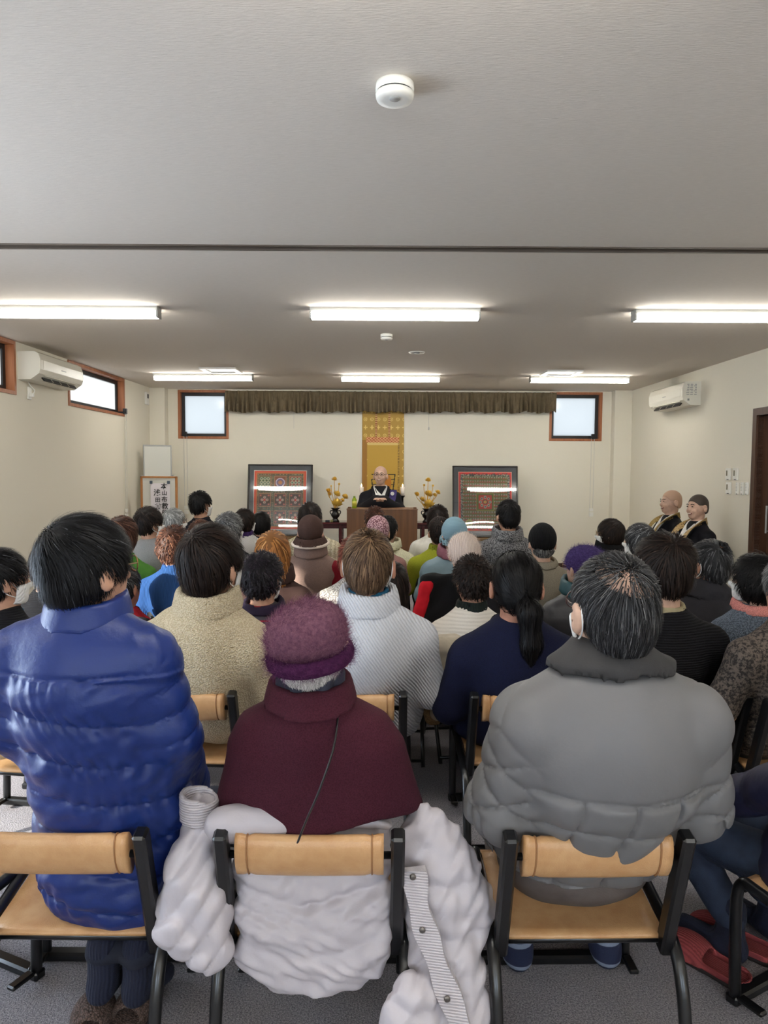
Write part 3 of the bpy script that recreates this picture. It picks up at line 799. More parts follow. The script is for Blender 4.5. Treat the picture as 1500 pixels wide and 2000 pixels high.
e = empty('notice_board', ((a.x + b_.x) / 2, NY, 0), 0, 'oak framed white notice board holding the calligraphy sheet', 'notice board')
zt = a.z; zb = .42; m_oakf = M('oak_frame', (184, 128, 72), .45, 'wood', bump=.08, col2=(160, 104, 56))
MB().box(-wv + .02, wv - .02, -.004, .01, zb + .02, zt - .02).build('board_face', M('notice_face', (208, 206, 196), .4), e)
MB().bbox(-wv, wv, -.016, .014, zt - .024, zt, .004).build('frame_rail', m_oakf, e); MB().bbox(-wv, wv, -.016, .014, zb, zb + .024, .004).build('frame_rail', m_oakf, e)
for sg in (-1, 1):
    MB().bbox(sg * (wv - .014) - .014, sg * (wv - .014) + .014, -.016, .014, .03, zt, .004).build('frame_post', m_oakf, e)
    MB().bbox(sg * (wv - .014) - .018, sg * (wv - .014) + .018, -.2, .2, 0, .03, .004).build('foot', m_oakf, e)
m_paper = M('calligraphy_paper', (222, 216, 220), .8); m_ink = M('ink_black', (22, 21, 22), .7)
pa = atY(293.5, 944, NY - .02); pb = atY(332, 944, NY - .02)
pw = pb.x - pa.x
s = empty('calligraphy_sheet', ((pa.x + pb.x) / 2, NY - .02, pa.z), 0, 'white paper sheet with two columns of brush calligraphy', 'paper')
pv = []; pf = []
for j in range(9):
    for i in range(5):
        u, t = i / 4, j / 8; curl = .03 * max(0, .35 - u) ** 1.5 * t
        pv.append(((u - .5) * pw + .018 * t * (1 - u), -.002 - curl - .004 * math.sin(t * 5), -.78 * t))
for j in range(8):
    for i in range(4): k = j * 5 + i; pf.append([k, k + 1, k + 6, k + 5])
mesh_obj('sheet', pv, pf, m_paper, s)
for px in (295, 329):
    q = atY(px, 942, NY - .03); MB().bbox(q.x - (pa.x + pb.x) / 2 - .019, q.x - (pa.x + pb.x) / 2 + .019, -.016, -.003, q.z - pa.z - .02, q.z - pa.z + .02, .004).build('magnet', M('magnet_slate', (66, 78, 92), .4), s)
def glyph(ch, px, py, size):
    cu = bpy.data.curves.new('brush_character', 'FONT'); cu.body = ch; cu.align_x = 'CENTER'; cu.align_y = 'CENTER'
    cu.size = size; cu.extrude = .0006; cu.offset = .0012; cu.shear = .05
    o = bpy.data.objects.new('brush_character', cu); COL.objects.link(o); o.parent = s
    q = atY(px, py, NY - .03); o.location = (q.x - s.location.x, -.012, q.z - s.location.z); o.rotation_euler = (PI / 2, 0, 0)
    dg = bpy.context.evaluated_depsgraph_get(); me = bpy.data.meshes.new_from_object(o.evaluated_get(dg))
    me.materials.clear(); me.materials.append(m_ink)
    n = bpy.data.objects.new('brush_character', me); COL.objects.link(n); n.parent = s; n.location = o.location; n.rotation_euler = o.rotation_euler
    bpy.data.objects.remove(o); bpy.data.curves.remove(cu)
for ch, px, py, sz in (('本', 320, 950.5, .088), ('山', 321, 963.5, .070), ('布', 321, 976, .080), ('教', 322, 989, .088), ('師', 322, 1002.5, .088),
                       ('浅', 306.5, 963, .092), ('田', 308, 977, .070), ('慈', 308.5, 991, .090)):
    glyph(ch, px, py, sz)
# ------------------------------------------------------------------ implicit surfaces -> meshes
f32 = np.float32
def smin(a, b, k):
    h = np.maximum(k - np.abs(a - b), 0) / k
    return np.minimum(a, b) - h * h * k * .25
def smax(a, b, k): return -smin(-a, -b, k)
def ell(P, c, r):
    x, y, z = (P[0] - c[0]) / r[0], (P[1] - c[1]) / r[1], (P[2] - c[2]) / r[2]
    k0 = np.sqrt(x * x + y * y + z * z) + 1e-6
    k1 = np.sqrt((x / r[0]) ** 2 + (y / r[1]) ** 2 + (z / r[2]) ** 2) + 1e-6
    return k0 * (k0 - 1) / k1
def rcone(P, a, b, ra, rb, fy=1.0, ret_t=False):
    """tapered capsule; fy < 1 flattens it in y"""
    ax, ay, az = a; bx, by, bz = b
    px, py, pz = P[0] - ax, (P[1] - ay) / fy, P[2] - az
    dx, dy, dz = bx - ax, (by - ay) / fy, bz - az
    L2 = dx * dx + dy * dy + dz * dz + 1e-9
    t = np.clip((px * dx + py * dy + pz * dz) / L2, 0, 1)
    d = np.sqrt((px - t * dx) ** 2 + (py - t * dy) ** 2 + (pz - t * dz) ** 2) - (ra + (rb - ra) * t)
    if fy < 1: d = d * (.5 + .5 * fy)
    return (d, t) if ret_t else d
def vbox(P, c, h, r):
    q = [np.abs(P[i] - c[i]) - (h[i] - r) for i in range(3)]
    o = np.sqrt(sum(np.maximum(v, 0) ** 2 for v in q)) - r
    return o + np.minimum(np.maximum(np.maximum(q[0], q[1]), q[2]), 0)
def folds(P, fr, seed, amp):
    r = np.random.default_rng(seed); out = 0
    for k in range(3):
        a = r.normal(size=3); a /= np.linalg.norm(a); b = r.normal(size=3) * .8
        out = out + np.sin(fr * (1 + .6 * k) * (a[0] * P[0] + a[1] * P[1] + a[2] * P[2])
                           + 2.2 * np.sin(fr * .5 * (b[0] * P[0] + b[1] * P[1] + b[2] * P[2]) + k)) / (1 + .7 * k)
    return amp * out * .5
_C8 = np.array([(i, j, k) for i in (0, 1) for j in (0, 1) for k in (0, 1)])
_E12 = [(a, b) for a in range(8) for b in range(a + 1, 8) if np.abs(_C8[a] - _C8[b]).sum() == 1]
def isosurf(fn, lo, hi, h):
    """naive surface nets of fn(P) = 0 over a box; returns verts, quads"""
    lo = np.asarray(lo, f32); n = np.maximum(np.ceil((np.asarray(hi) - lo) / h).astype(int) + 1, 4)
    ax = [lo[i] + h * np.arange(n[i], dtype=f32) for i in range(3)]
    P = (ax[0][:, None, None], ax[1][None, :, None], ax[2][None, None, :])
    V = np.asarray(np.broadcast_to(fn(P), n), dtype=f32).copy()
    big = .5
    V[0] = V[-1] = np.maximum(V[0], 1e-3); V[0] = big; V[-1] = big; V[:, 0] = big; V[:, -1] = big; V[:, :, 0] = big; V[:, :, -1] = big
    S = V < 0
    cnt = np.zeros(n - 1, dtype=np.int8)
    for c in _C8: cnt += S[c[0]:n[0] - 1 + c[0], c[1]:n[1] - 1 + c[1], c[2]:n[2] - 1 + c[2]]
    act = np.argwhere((cnt > 0) & (cnt < 8))
    if len(act) == 0: return np.zeros((0, 3)), np.zeros((0, 4), int)
    cv = np.stack([V[act[:, 0] + c[0], act[:, 1] + c[1], act[:, 2] + c[2]] for c in _C8], 1)
    acc = np.zeros((len(act), 3)); m = np.zeros(len(act))
    for a, b in _E12:
        va, vb = cv[:, a], cv[:, b]; cr = (va < 0) != (vb < 0)
        t = np.where(cr, va / np.where(cr, va - vb, 1), 0)
        acc += np.where(cr[:, None], _C8[a] + t[:, None] * (_C8[b] - _C8[a]), 0); m += cr
    verts = lo + h * (act + acc / m[:, None])
    ids = np.full(n - 1, -1, dtype=np.int64); ids[act[:, 0], act[:, 1], act[:, 2]] = np.arange(len(act))
    quads = []
    for axi in range(3):
        sl0 = [slice(None)] * 3; sl1 = [slice(None)] * 3; sl0[axi] = slice(0, -1); sl1[axi] = slice(1, None)
        e = S[tuple(sl0)] != S[tuple(sl1)]; w = np.argwhere(e)
        b, c = (axi + 1) % 3, (axi + 2) % 3
        ok = (w[:, b] > 0) & (w[:, c] > 0) & (w[:, b] < n[b] - 1) & (w[:, c] < n[c] - 1); w = w[ok]
        q = []
        for ob, oc in ((-1, -1), (0, -1), (0, 0), (-1, 0)):
            p = w.copy(); p[:, b] += ob; p[:, c] += oc; q.append(ids[p[:, 0], p[:, 1], p[:, 2]])
        q = np.stack(q, 1); fl = S[w[:, 0], w[:, 1], w[:, 2]]
        q[~fl] = q[~fl][:, ::-1]; quads.append(q)
    quads = np.concatenate(quads); quads = quads[(quads >= 0).all(1)]
    return verts, quads
def sdf_obj(name, fn, lo, hi, h, mat, parent, relax=1):
    v, q = isosurf(fn, lo, hi, h)
    if relax and len(v):
        e = np.concatenate([q[:, [0, 1]], q[:, [1, 2]], q[:, [2, 3]], q[:, [3, 0]]])
        for _ in range(relax):
            s = np.zeros_like(v); c = np.zeros(len(v))
            np.add.at(s, e[:, 0], v[e[:, 1]]); np.add.at(c, e[:, 0], 1)
            v = .5 * v + .5 * s / np.maximum(c, 1)[:, None]
    return mesh_obj(name, v, q, mat, parent)
def grad(fn, p, e=.002):
    out = []
    for i in range(3):
        d = np.zeros(3); d[i] = e
        out.append((fn((p + d).T) - fn((p - d).T)) / (2 * e))
    g = np.stack(out, 1); return g / (np.linalg.norm(g, axis=1, keepdims=True) + 1e-9)
def ribbons(P, Nn, wid):
    """P (S,K,3) strand points, Nn (S,K,3) surface normals -> verts, quads"""
    S_, K_, _ = P.shape
    T = np.gradient(P, axis=1); B = np.cross(T, Nn); B /= np.linalg.norm(B, axis=2, keepdims=True) + 1e-9
    taper = np.linspace(1, .25, K_)[None, :, None]
    W = B * (wid[:, None, None] * taper)
    V = np.stack([P - W, P + W], 2).reshape(-1, 3)
    b = (np.arange(S_)[:, None] * K_ + np.arange(K_ - 1)[None]) * 2
    Q = np.stack([b, b + 1, b + 3, b + 2], -1).reshape(-1, 4)
    return V, Q

# ------------------------------------------------------------------ heads, hair, hats (head frame: centre 0, face towards +y, units of a 1:1 adult)
m_skin = {}
def skin(tone):
    c = {0: (198, 152, 126), 1: (188, 140, 116), 2: (208, 170, 148), 3: (176, 124, 100)}[tone]
    if tone not in m_skin:
        m_skin[tone] = M(f'skin_{tone}', c, .55, 'skin', bump=.15, col2=tuple(int(v * .86) for v in c), spec=.4)
    return m_skin[tone]
def cranium(Q, g=0.0):
    return ell(Q, (0, -.014, .026), (.077 + g, .097 + g, .090 + g))
def head_sdf(Q, face=False):
    d = cranium(Q)
    d = smin(d, ell(Q, (0, .030, -.042), (.060, .066, .074)), .045)
    d = smin(d, ell(Q, (0, .060, -.092), (.030, .028, .022)), .03)          # chin
    d = smin(d, rcone(Q, (0, .092, .008), (0, .108, -.030), .007, .013), .012)
    for s in (-1, 1):
        e = ell(Q, (s * .087, -.012, -.014), (.012, .023, .036))
        e = smax(e, -ell(Q, (s * .100, -.002, -.012), (.012, .013, .022)), .006)
        d = smin(d, e, .010)
    if face:
        for s in (-1, 1):
            d = smax(d, -ell(Q, (s * .031, .100, .006), (.018, .014, .011)), .014)
            d = smin(d, ell(Q, (s * .031, .080, .004), (.014, .013, .012)), .006)
            d = smin(d, ell(Q, (s * .038, .068, -.038), (.022, .020, .019)), .02)
        d = smax(d, -ell(Q, (0, .106, -.064), (.026, .014, .006)), .006)
        d = smin(d, ell(Q, (0, .092, -.058), (.022, .008, .005)), .006)
        d = smin(d, ell(Q, (0, .090, -.074), (.019, .008, .006)), .006)
    return d

def hair_fns(style):
    """returns (volume sdf, clipped sdf, crown, length, curl, dir params)"""
    g = {'short': .012, 'crop': .006, 'bob': .018, 'curly': .022, 'long': .016, 'tail': .010, 'thin': .007, 'wavy': .018, 'full': .015, 'buzz': .0045}[style]
    def vol(Q):
        d = cranium(Q, g)
        if style in ('short', 'crop', 'thin', 'full', 'tail', 'buzz'):
            d = smin(d, ell(Q, (0, -.052, -.030), (.062 + g * .6, .056 + g * .6, .066)), .03)
            if style == 'full': d = smin(d, ell(Q, (0, -.028, .042), (.085, .094, .084)), .03)
        if style == 'curly':
            d = smin(d, ell(Q, (0, -.045, -.02), (.082, .072, .075)), .04)
        if style in ('bob', 'wavy'):
            d = smin(d, ell(Q, (0, -.022, -.040), (.092, .090, .085)), .04)
        if style == 'long':
            d = smin(d, ell(Q, (0, -.030, -.055), (.094, .090, .120)), .05)
            d = smin(d, ell(Q, (0, -.055, -.15), (.088, .055, .09)), .05)
        return d
    low = {'short': -.088, 'crop': -.084, 'thin': -.092, 'full': -.105, 'tail': -.075, 'bob': -.118, 'curly': -.09, 'wavy': -.125, 'long': -.24, 'buzz': -.07}[style]
    if style in ('bob', 'wavy', 'long'):
        yk, zk = [-.2, .035, .055, .075, .12], [low, low, -.03, .045, .07]
    else:
        yk, zk = [-.2, -.052, -.022, .012, .045, .075, .12], [low, low * .98, -.040, .012, .008, .05, .068]
    def clip(Q):
        zl = np.interp(Q[1], yk, zk).astype(f32)
        d = smax(vol(Q), (zl - Q[2]) * .8, .012)
        if style not in ('bob', 'wavy', 'long'):
            for s in (-1, 1): d = smax(d, -ell(Q, (s * .095, -.002, -.020), (.034, .026, .042)), .008)
        return d
    return vol, clip
def tail_sdf(Q):
    d = rcone(Q, (.012, -.098, -.030), (.03, -.135, -.075), .028, .034)
    d = smin(d, rcone(Q, (.03, -.135, -.075), (.04, -.115, -.19), .034, .030), .03)
    return smin(d, rcone(Q, (.04, -.115, -.19), (.035, -.10, -.27), .030, .006), .03)

def make_hair(name, style, cols, Rh, hc, parent, lod, seed, bald=None, messy=.35, length=None, fine=1.0, roughness=.42, hatf=None, hat_brim=None):
    """shell + combed ribbons, one mesh; cols: list of (rgb, weight)"""
    r = np.random.default_rng(seed)
    vol, clip = hair_fns(style)
    fn = clip
    if bald:                                        # bare patch on the crown: strands only
        bc, br = bald
        fn = lambda Q: smax(clip(Q), br - np.sqrt((Q[0] - bc[0]) ** 2 + (Q[1] - bc[1]) ** 2 + (Q[2] - bc[2]) ** 2), .02)
    if style == 'tail':
        base = fn; fn = lambda Q: smin(base(Q), tail_sdf(Q), .012)
    if hatf is not None:
        if hat_brim is not None: _h0 = hatf; hatf = lambda Q: np.minimum(_h0(Q), angora_brim(Q))
        base2 = fn; fn = lambda Q: smax(smax(base2(Q), .006 - hatf(Q), .004), Q[2] + .02, .01)
    lo, hi = (-.13, -.19, -.29), (.13, .14, .16)
    hv, hq = isosurf(fn, lo, hi, {0: .006, 1: .007, 2: .010, 3: .014}[lod] if style != 'buzz' else .006)
    if style != 'buzz': hv = hv + grad(fn, hv) * (-.003)
    ns = {0: 6500, 1: 2600, 2: 1150, 3: 520}[lod]; K = {0: 7, 1: 6, 2: 5, 3: 4}[lod]
    ns = int(ns * fine)
    if style == 'buzz': ns = 0
    allc = []
    cl = np.array([lin(*c) for c, _ in cols]); wt = np.array([w for _, w in cols], float); wt /= wt.sum()
    shellc = (cl * wt[:, None]).sum(0) * (.55 if style != 'buzz' else 1)
    V = [hv]; Q_ = [hq]; allc.append(np.tile(shellc, (len(hv), 1)))
    if ns:
        tri = hq; a = hv[tri[:, 0]]; b = hv[tri[:, 1]]; c = hv[tri[:, 2]]
        ar = np.linalg.norm(np.cross(b - a, c - a), axis=1) + 1e-9
        pick = r.choice(len(tri), ns, p=ar / ar.sum()); u, w = r.random((2, ns, 1))
        p = a[pick] * (1 - u) + b[pick] * u * (1 - w) + c[pick] * u * w
        if bald:
            nb = int(ns * .22); dirs = r.normal(size=(nb, 3)); dirs /= np.linalg.norm(dirs, axis=1, keepdims=True)
            q = np.array(bc) + dirs * br * r.random((nb, 1)) ** .5
            for _ in range(6): q -= grad(vol, q) * vol(q.T)[:, None]
            p = np.concatenate([p, q]); ns += nb
        g0 = r.random((ns, 1)); crown = np.array((.012 * r.normal(), -.075, .088))
        if style == 'tail': crown = np.array((.0, .09, .06))
        L = (length or {'short': .055, 'crop': .035, 'thin': .065, 'full': .07, 'tail': .07, 'bob': .09, 'curly': .04, 'wavy': .08, 'long': .14}[style])
        L = L * (.6 + .8 * r.random((ns, 1)))
        if style in ('short', 'full', 'thin', 'crop', 'curly'): L = L * np.clip(1.0 + (p[:, 2:3] + .03) * 11, .30, 1.0)
        pts = [p]; nrm = [grad(fn, p)]
        tailr = (p[:, 1] < -.1) & (p[:, 2] < -.02) if style == 'tail' else None
        fq = 55 + 30 * r.random(3); ph_ = r.random((3, 3)) * 6.28
        coh = np.stack([np.sin(fq[0] * p[:, (i + 1) % 3] + ph_[0, i] + 2.0 * np.sin(fq[1] * .6 * p[:, (i + 2) % 3] + ph_[1, i])) + .6 * np.sin(fq[2] * 1.9 * p[:, i] + ph_[2, i]) for i in range(3)], 1)
        jit = r.normal(size=(ns, 3)) * messy * .55 + coh * messy * .9
        coh1 = .5 + .5 * np.sin(fq[0] * .9 * p[:, 0] + 3 * np.sin(fq[1] * .5 * p[:, 2]) + ph_[0, 0]) * np.sin(fq[1] * .8 * p[:, 1] + ph_[1, 1])
        off = .001 + (.007 * r.random(ns) ** 2 + .007 * coh1 * (messy > .1)) * (1.6 if style in ('curly', 'wavy', 'full') else .8)
        phase = r.random((ns, 1)) * 6.28
        for k in range(1, K):
            n = nrm[-1]; q = pts[-1]
            rad = q - crown; rad = rad - n * (rad * n).sum(1, keepdims=True); rl = np.linalg.norm(rad, axis=1, keepdims=True) + 1e-6
            rad = rad / rl
            if style == 'tail':
                goal = np.array((.012, -.1, -.03)); rad = goal - q; rad /= np.linalg.norm(rad, axis=1, keepdims=True) + 1e-6
                rad[tailr] = (0, 0, -1)
            gw = np.clip((.06 - q[:, 2:3]) * 9, 0, 1.6) * (1.0 if style not in ('curly',) else .4)
            d = rad + np.array((0, 0, -1.0)) * gw + jit * (.5 if k > 1 else 1)
            if style in ('curly', 'wavy'): d = d + .9 * np.cross(n, rad) * np.sin(phase + k * (2.1 if style == 'curly' else 1.2))
            if style == 'tail': d = rad + .12 * jit
            d = d - n * (d * n).sum(1, keepdims=True); d /= np.linalg.norm(d, axis=1, keepdims=True) + 1e-9
            q = q + d * (L / K)
            vv = vol(q.T) if style != 'tail' else np.minimum(vol(q.T), tail_sdf(q.T))
            g_ = nrm[-1]
            q = q - g_ * np.clip(vv - off * (k / K) ** .7 - .0005, -.01, .01)[:, None]
            pts.append(q); nrm.append(grad(vol if style != 'tail' else (lambda Q: np.minimum(vol(Q), tail_sdf(Q))), q))
        wd = {0: .0011, 1: .0017, 2: .0031, 3: .0047}[lod] * (.6 + .8 * r.random(ns))
        v, q = ribbons(np.stack(pts, 1), np.stack(nrm, 1), wd)
        V.append(v); Q_.append(q + len(hv))
        sc = cl[r.choice(len(cl), ns, p=wt)] * (.55 + .6 * r.random((ns, 1)) + .35 * coh1[:, None])
        allc.append(np.repeat(sc, 2 * K, axis=0))
    V = np.concatenate(V); Q_ = np.concatenate(Q_)
    o = mesh_obj(name, V @ Rh.T + hc, Q_, M_attr('hair_strands', .5, spec=.17), parent)
    set_print(o, np.concatenate(allc)); return o
def fuzz(name, fn, lo, hi, h, n, L, cols, Rh, hc, parent, seed, wid=.0006):
    r = np.random.default_rng(seed); hv, hq = isosurf(fn, lo, hi, h)
    a, b, c = hv[hq[:, 0]], hv[hq[:, 1]], hv[hq[:, 2]]; ar = np.linalg.norm(np.cross(b - a, c - a), axis=1) + 1e-9
    pick = r.choice(len(hq), n, p=ar / ar.sum()); u, w = r.random((2, n, 1)); p = a[pick] * (1 - u) + b[pick] * u * (1 - w) + c[pick] * u * w
    nn = grad(fn, p); t = r.normal(size=(n, 3)); t -= nn * (t * nn).sum(1, keepdims=True); t /= np.linalg.norm(t, axis=1, keepdims=True)
    LL = L * (.4 + r.random((n, 1)) ** 2 * 1.2)
    P = np.stack([p, p + (nn * .5 + t * .6) * LL * .5, p + (nn * .75 + t * 1.1) * LL], 1)
    v, q = ribbons(P, np.cross(np.gradient(P, axis=1), t[:, None, :] + .3), np.full(n, wid))
    o = mesh_obj(name, v @ Rh.T + hc, q, M_attr('fuzz_fibres', .8, spec=.15), parent)
    cl = np.array([lin(*c) for c in cols]); set_print(o, np.repeat(cl[r.integers(0, len(cl), n)], 6, axis=0)); o['kind'] = 'stuff'
    return o

def hat_sdf(kind):
    if kind == 'beanie':
        return lambda Q: smax(ell(Q, (0, -.016, .030), (.092, .112, .108)), (-.035 + .28 * (Q[1] + .02)) - Q[2], .012)
    if kind == 'pleated':      # gathered top
        def f(Q):
            a = np.arctan2(Q[0], Q[1] + .045); d = ell(Q, (0, -.018, .026), (.098, .116, .106))
            d = d + .004 * np.sin(a * 9) * np.clip((Q[2] - .02) * 12, 0, 1)
            d = smin(d, ell(Q, (0, -.045, .128), (.016, .016, .014)), .02)
            return smax(d, (-.062 + .3 * (Q[1] + .02)) - Q[2], .012)
        return f
    if kind == 'beret':
        return lambda Q: smin(smax(ell(Q, (.005, -.022, .045), (.104, .118, .085)), -.02 + .2 * Q[1] - Q[2], .02), smax(ell(Q, (0, -.015, .02), (.092, .11, .07)), -.045 + .25 * Q[1] - Q[2], .012), .02)
    if kind == 'cloche':       # round crown, rolled-up brim
        def f(Q):
            d = smax(ell(Q, (0, -.016, .03), (.094, .112, .112)), -.02 + .25 * Q[1] - Q[2], .01)
            zb = -.03 + .22 * Q[1]; rr = np.sqrt((Q[0] / 1.0) ** 2 + ((Q[1] + .016) / 1.15) ** 2)
            br = np.maximum(np.abs(rr - (.098 + .25 * np.clip(zb + .02 - Q[2], -.05, .03))) - .005, np.abs(Q[2] - zb) - .022)
            return smin(d, br, .012)
        return f
    if kind == 'bucket':       # domed crown and short flared brim
        def f(Q):
            d = smax(ell(Q, (0, -.016, .034), (.094, .112, .106)), -.035 + .1 * Q[1] - Q[2], .01)
            return d
        return f
    if kind == 'angora':       # soft purple crown with a heavy rolled brim
        def f(Q):
            c, s_ = math.cos(-.16), math.sin(-.16)
            X, Z = Q[0] * c - Q[2] * s_, Q[0] * s_ + Q[2] * c; R = (X, Q[1], Z)
            d = ell(R, (0, -.03, .030), (.099, .112, .070)); d = smin(d, ell(R, (.004, -.045, .060), (.084, .096, .056)), .035)
            d = d + .004 * np.sin(26 * (Z - .5 * X) + 3 * np.sin(14 * X)) * np.clip((Z - .0) * 16, 0, 1)
            d = smax(d, -.012 + .15 * (Q[1] + .02) - Z, .015)
            return d
        return f

def angora_brim(Q):
    c, s_ = math.cos(-.10), math.sin(-.10)
    X, Z = Q[0] * c - Q[2] * s_, Q[0] * s_ + Q[2] * c
    zb = -.012 + .15 * Q[1]; rr = np.sqrt(X ** 2 + ((Q[1] + .025) / 1.14) ** 2)
    return np.sqrt((rr - .096) ** 2 + ((Z - zb) * .66) ** 2) - .0125

# ------------------------------------------------------------------ hands (one prototype, relaxed curl)
def hand_sdf(Q):
    """right hand, palm down, fingers to +y, thumb to -x"""
    d = vbox(Q, (0, .045, 0), (.040, .045, .014), .012)
    for k, (x, L) in enumerate(((-.029, .068), (-.010, .076), (.010, .071), (.028, .056))):
        a = (x, .085, 0); b = (x * 1.08, .085 + L * .45, .004); c = (x * 1.08, .085 + L * .78, -.012); e = (x * 1.05, .085 + L * .92, -.030)
        f = np.minimum(np.minimum(rcone(Q, a, b, .0095, .0088), rcone(Q, b, c, .0088, .0080)), rcone(Q, c, e, .0080, .0068))
        d = smin(d, f, .005)
    t = np.minimum(rcone(Q, (-.030, .018, -.004), (-.056, .052, -.008), .0125, .0105), rcone(Q, (-.056, .052, -.008), (-.050, .084, -.016), .0105, .0080))
    d = smin(d, t, .010)
    return smin(d, rcone(Q, (0, -.06, .0), (0, .01, 0), .026, .027, 1.0), .02)

# ------------------------------------------------------------------ a seated person
LODV = {0: (.0058, .0065), 1: (.0122, .0095), 2: (.0155, .0142), 3: (.020, .0185)}
def rotz(a): c, s = math.cos(a), math.sin(a); return np.array([[c, -s, 0], [s, c, 0], [0, 0, 1]])
def rotx(a): c, s = math.cos(a), math.sin(a); return np.array([[1, 0, 0], [0, c, -s], [0, s, c]])
def roty(a): c, s = math.cos(a), math.sin(a); return np.array([[c, 0, s], [0, 1, 0], [-s, 0, c]])
PEOPLE = {}
m_mask = M('mask_white', (228, 228, 226), .8); m_glass_rim = M('spectacle_rim', (150, 112, 70), .3, metal=.7); m_dark_rim = M('spectacle_dark', (60, 36, 34), .3)
def person(key, label, hp, w, Y, yaw=0, hyaw=None, pitch=0, roll=0, lod=2, s=None, tone=0, face=False,
           hair=None, hat=None, hatmat=None, hatcols=None, mask=False, glasses=None,
           top=None, topmat=None, collar=None, hem=None, sw=.175, bulk=.0, armout=.05, nd=.185, hips=.20, hunch=0.0,
           legs=True, legmat=None, feet=(.36, .06), footmat=None, seat=.33, group='seated listeners', arms=True, foldamp=.004, extra=None, bodyw=1.0, elbow=None, wrist=None, armmat=None, backx=0.0, inner=None, slope=.075, capew=1.0, lowerw=1.0):
    hw = atY(hp[0], hp[1], Y)
    dep = -(CAM_M.inverted() @ hw).z
    nrm_ = {'full': .193, 'bob': .193, 'curly': .200, 'wavy': .198, 'long': .192, 'thin': .174, 'tail': .178, 'buzz': .163, 'short': .180, 'crop': .170}[hair[0]] if hair else .17
    if hat: nrm_ = {'beanie': .186, 'beret': .208, 'cloche': .202, 'bucket': .200, 'pleated': .198, 'angora': .186}[hat]
    hv_ = math.radians(hyaw if hyaw is not None else yaw); nrm_ *= math.sqrt(math.cos(hv_) ** 2 + (1.2 * math.sin(hv_)) ** 2)
    s = s or (w * dep / FPX) / nrm_
    root = empty('person', (hw.x, hw.y, 0), -math.radians(yaw), label, 'person', group)
    root.scale = (s, s, s)
    r_ = random.Random(hash(key) % 1000 if False else sum(map(ord, key)))
    seed = sum(map(ord, key))
    hz = hw.z / s; zs = seat / s
    hc = np.array((0, 0, hz)); hy = math.radians((hyaw if hyaw is not None else yaw) - yaw)
    Rh = rotz(-hy) @ rotx(math.radians(-pitch)) @ roty(math.radians(roll)); Ri = Rh.T
    def hframe(P):
        x, y, z = P[0] - hc[0], P[1] - hc[1], P[2] - hc[2]
        return (Ri[0, 0] * x + Ri[0, 1] * y + Ri[0, 2] * z, Ri[1, 0] * x + Ri[1, 1] * y + Ri[1, 2] * z, Ri[2, 0] * x + Ri[2, 1] * y + Ri[2, 2] * z)
    zsh = hz - nd; ysh = -.01 - hunch
    hb = Rh @ np.array((0, -.030, -.075)) + hc
    hv, hs_ = LODV[lod]
    if face: hs_ = .0085
    # ---- skin: head, neck, chest core, arms and hands as one continuous surface
    E = elbow or (sw + armout, .05, -.27); Wr = wrist or (.10, .31, .17)
    hands = []
    for sg in (-1, 1):
        el = np.array((backx + sg * E[0], ysh + E[1], zsh + E[2])); wr = np.array((backx + sg * Wr[0], hips + Wr[1] - .02, zs + Wr[2]))
        y_ = wr - el; y_ /= np.linalg.norm(y_); x_ = np.cross(y_, (0, 0, 1.0)); x_ /= np.linalg.norm(x_); z_ = np.cross(x_, y_)
        hands.append((sg, el, wr, np.stack([x_ * sg, y_, z_], 0)))
    fat = .001 + max(0, (hs_ - .0085) * .55)
    def sub(P, D, lo, hi, f):
        sl = []
        for i in range(3):
            axv = P[i].ravel(); j0, j1 = np.searchsorted(axv, lo[i]), np.searchsorted(axv, hi[i]); sl.append(slice(j0, max(j1, j0 + 1)))
        Q = (P[0][sl[0]], P[1][:, sl[1]], P[2][:, :, sl[2]])
        D[tuple(sl)] = f(Q, D[tuple(sl)])
    def body(P):
        D = rcone(P, (backx * .5, ysh + .01, zsh), (backx, ysh + .06, zsh - .12), .07, .09)
        for sg, el, wr, R in hands:
            sh_ = (backx + sg * sw * .9, ysh + .01, zsh - .06)
            D = smin(D, rcone(P, (backx, ysh + .03, zsh - .05), sh_, .05, .040), .03)
            D = np.minimum(D, np.minimum(rcone(P, sh_, tuple(el), .036, .030), rcone(P, tuple(el), tuple(wr), .030, .022)))
        D = np.array(D)
        sub(P, D, (-.2, -.25, zsh - .04), (.2, .25, 9), lambda Q, d: smin(smin(d, rcone(Q, tuple(hb), (backx * .5, ysh + .015, zsh + .01), .050, .058), .04), head_sdf(hframe(Q), face), .03))
        for sg, el, wr, R in hands:
            def hf(Q, d, wr=wr, R=R):
                x, y, z = Q[0] - wr[0], Q[1] - wr[1], Q[2] - wr[2]
                return smin(d, hand_sdf((R[0, 0] * x + R[0, 1] * y + R[0, 2] * z, R[1, 0] * x + R[1, 1] * y + R[1, 2] * z, R[2, 0] * x + R[2, 1] * y + R[2, 2] * z)) - fat, .01)
            sub(P, D, wr - .22, wr + .22, hf)
        return D
    lo_b = np.min([h[1] for h in hands] + [h[2] - .2 for h in hands] + [np.array((-.17, -.22, zsh - .2))], axis=0) - .05
    hi_b = np.max([h[1] for h in hands] + [h[2] + .2 for h in hands] + [np.array((.17, .22, hz + .15))], axis=0) + .05
    v, q = isosurf(body, lo_b, hi_b, hs_)
    mesh_obj('body', v, q, skin(tone), root)
    # ---- upper garment
    kind = top or 'sweater'
    bw = bodyw
    sh = [(backx + sg * sw, ysh, zsh - slope) for sg in (-1, 1)]
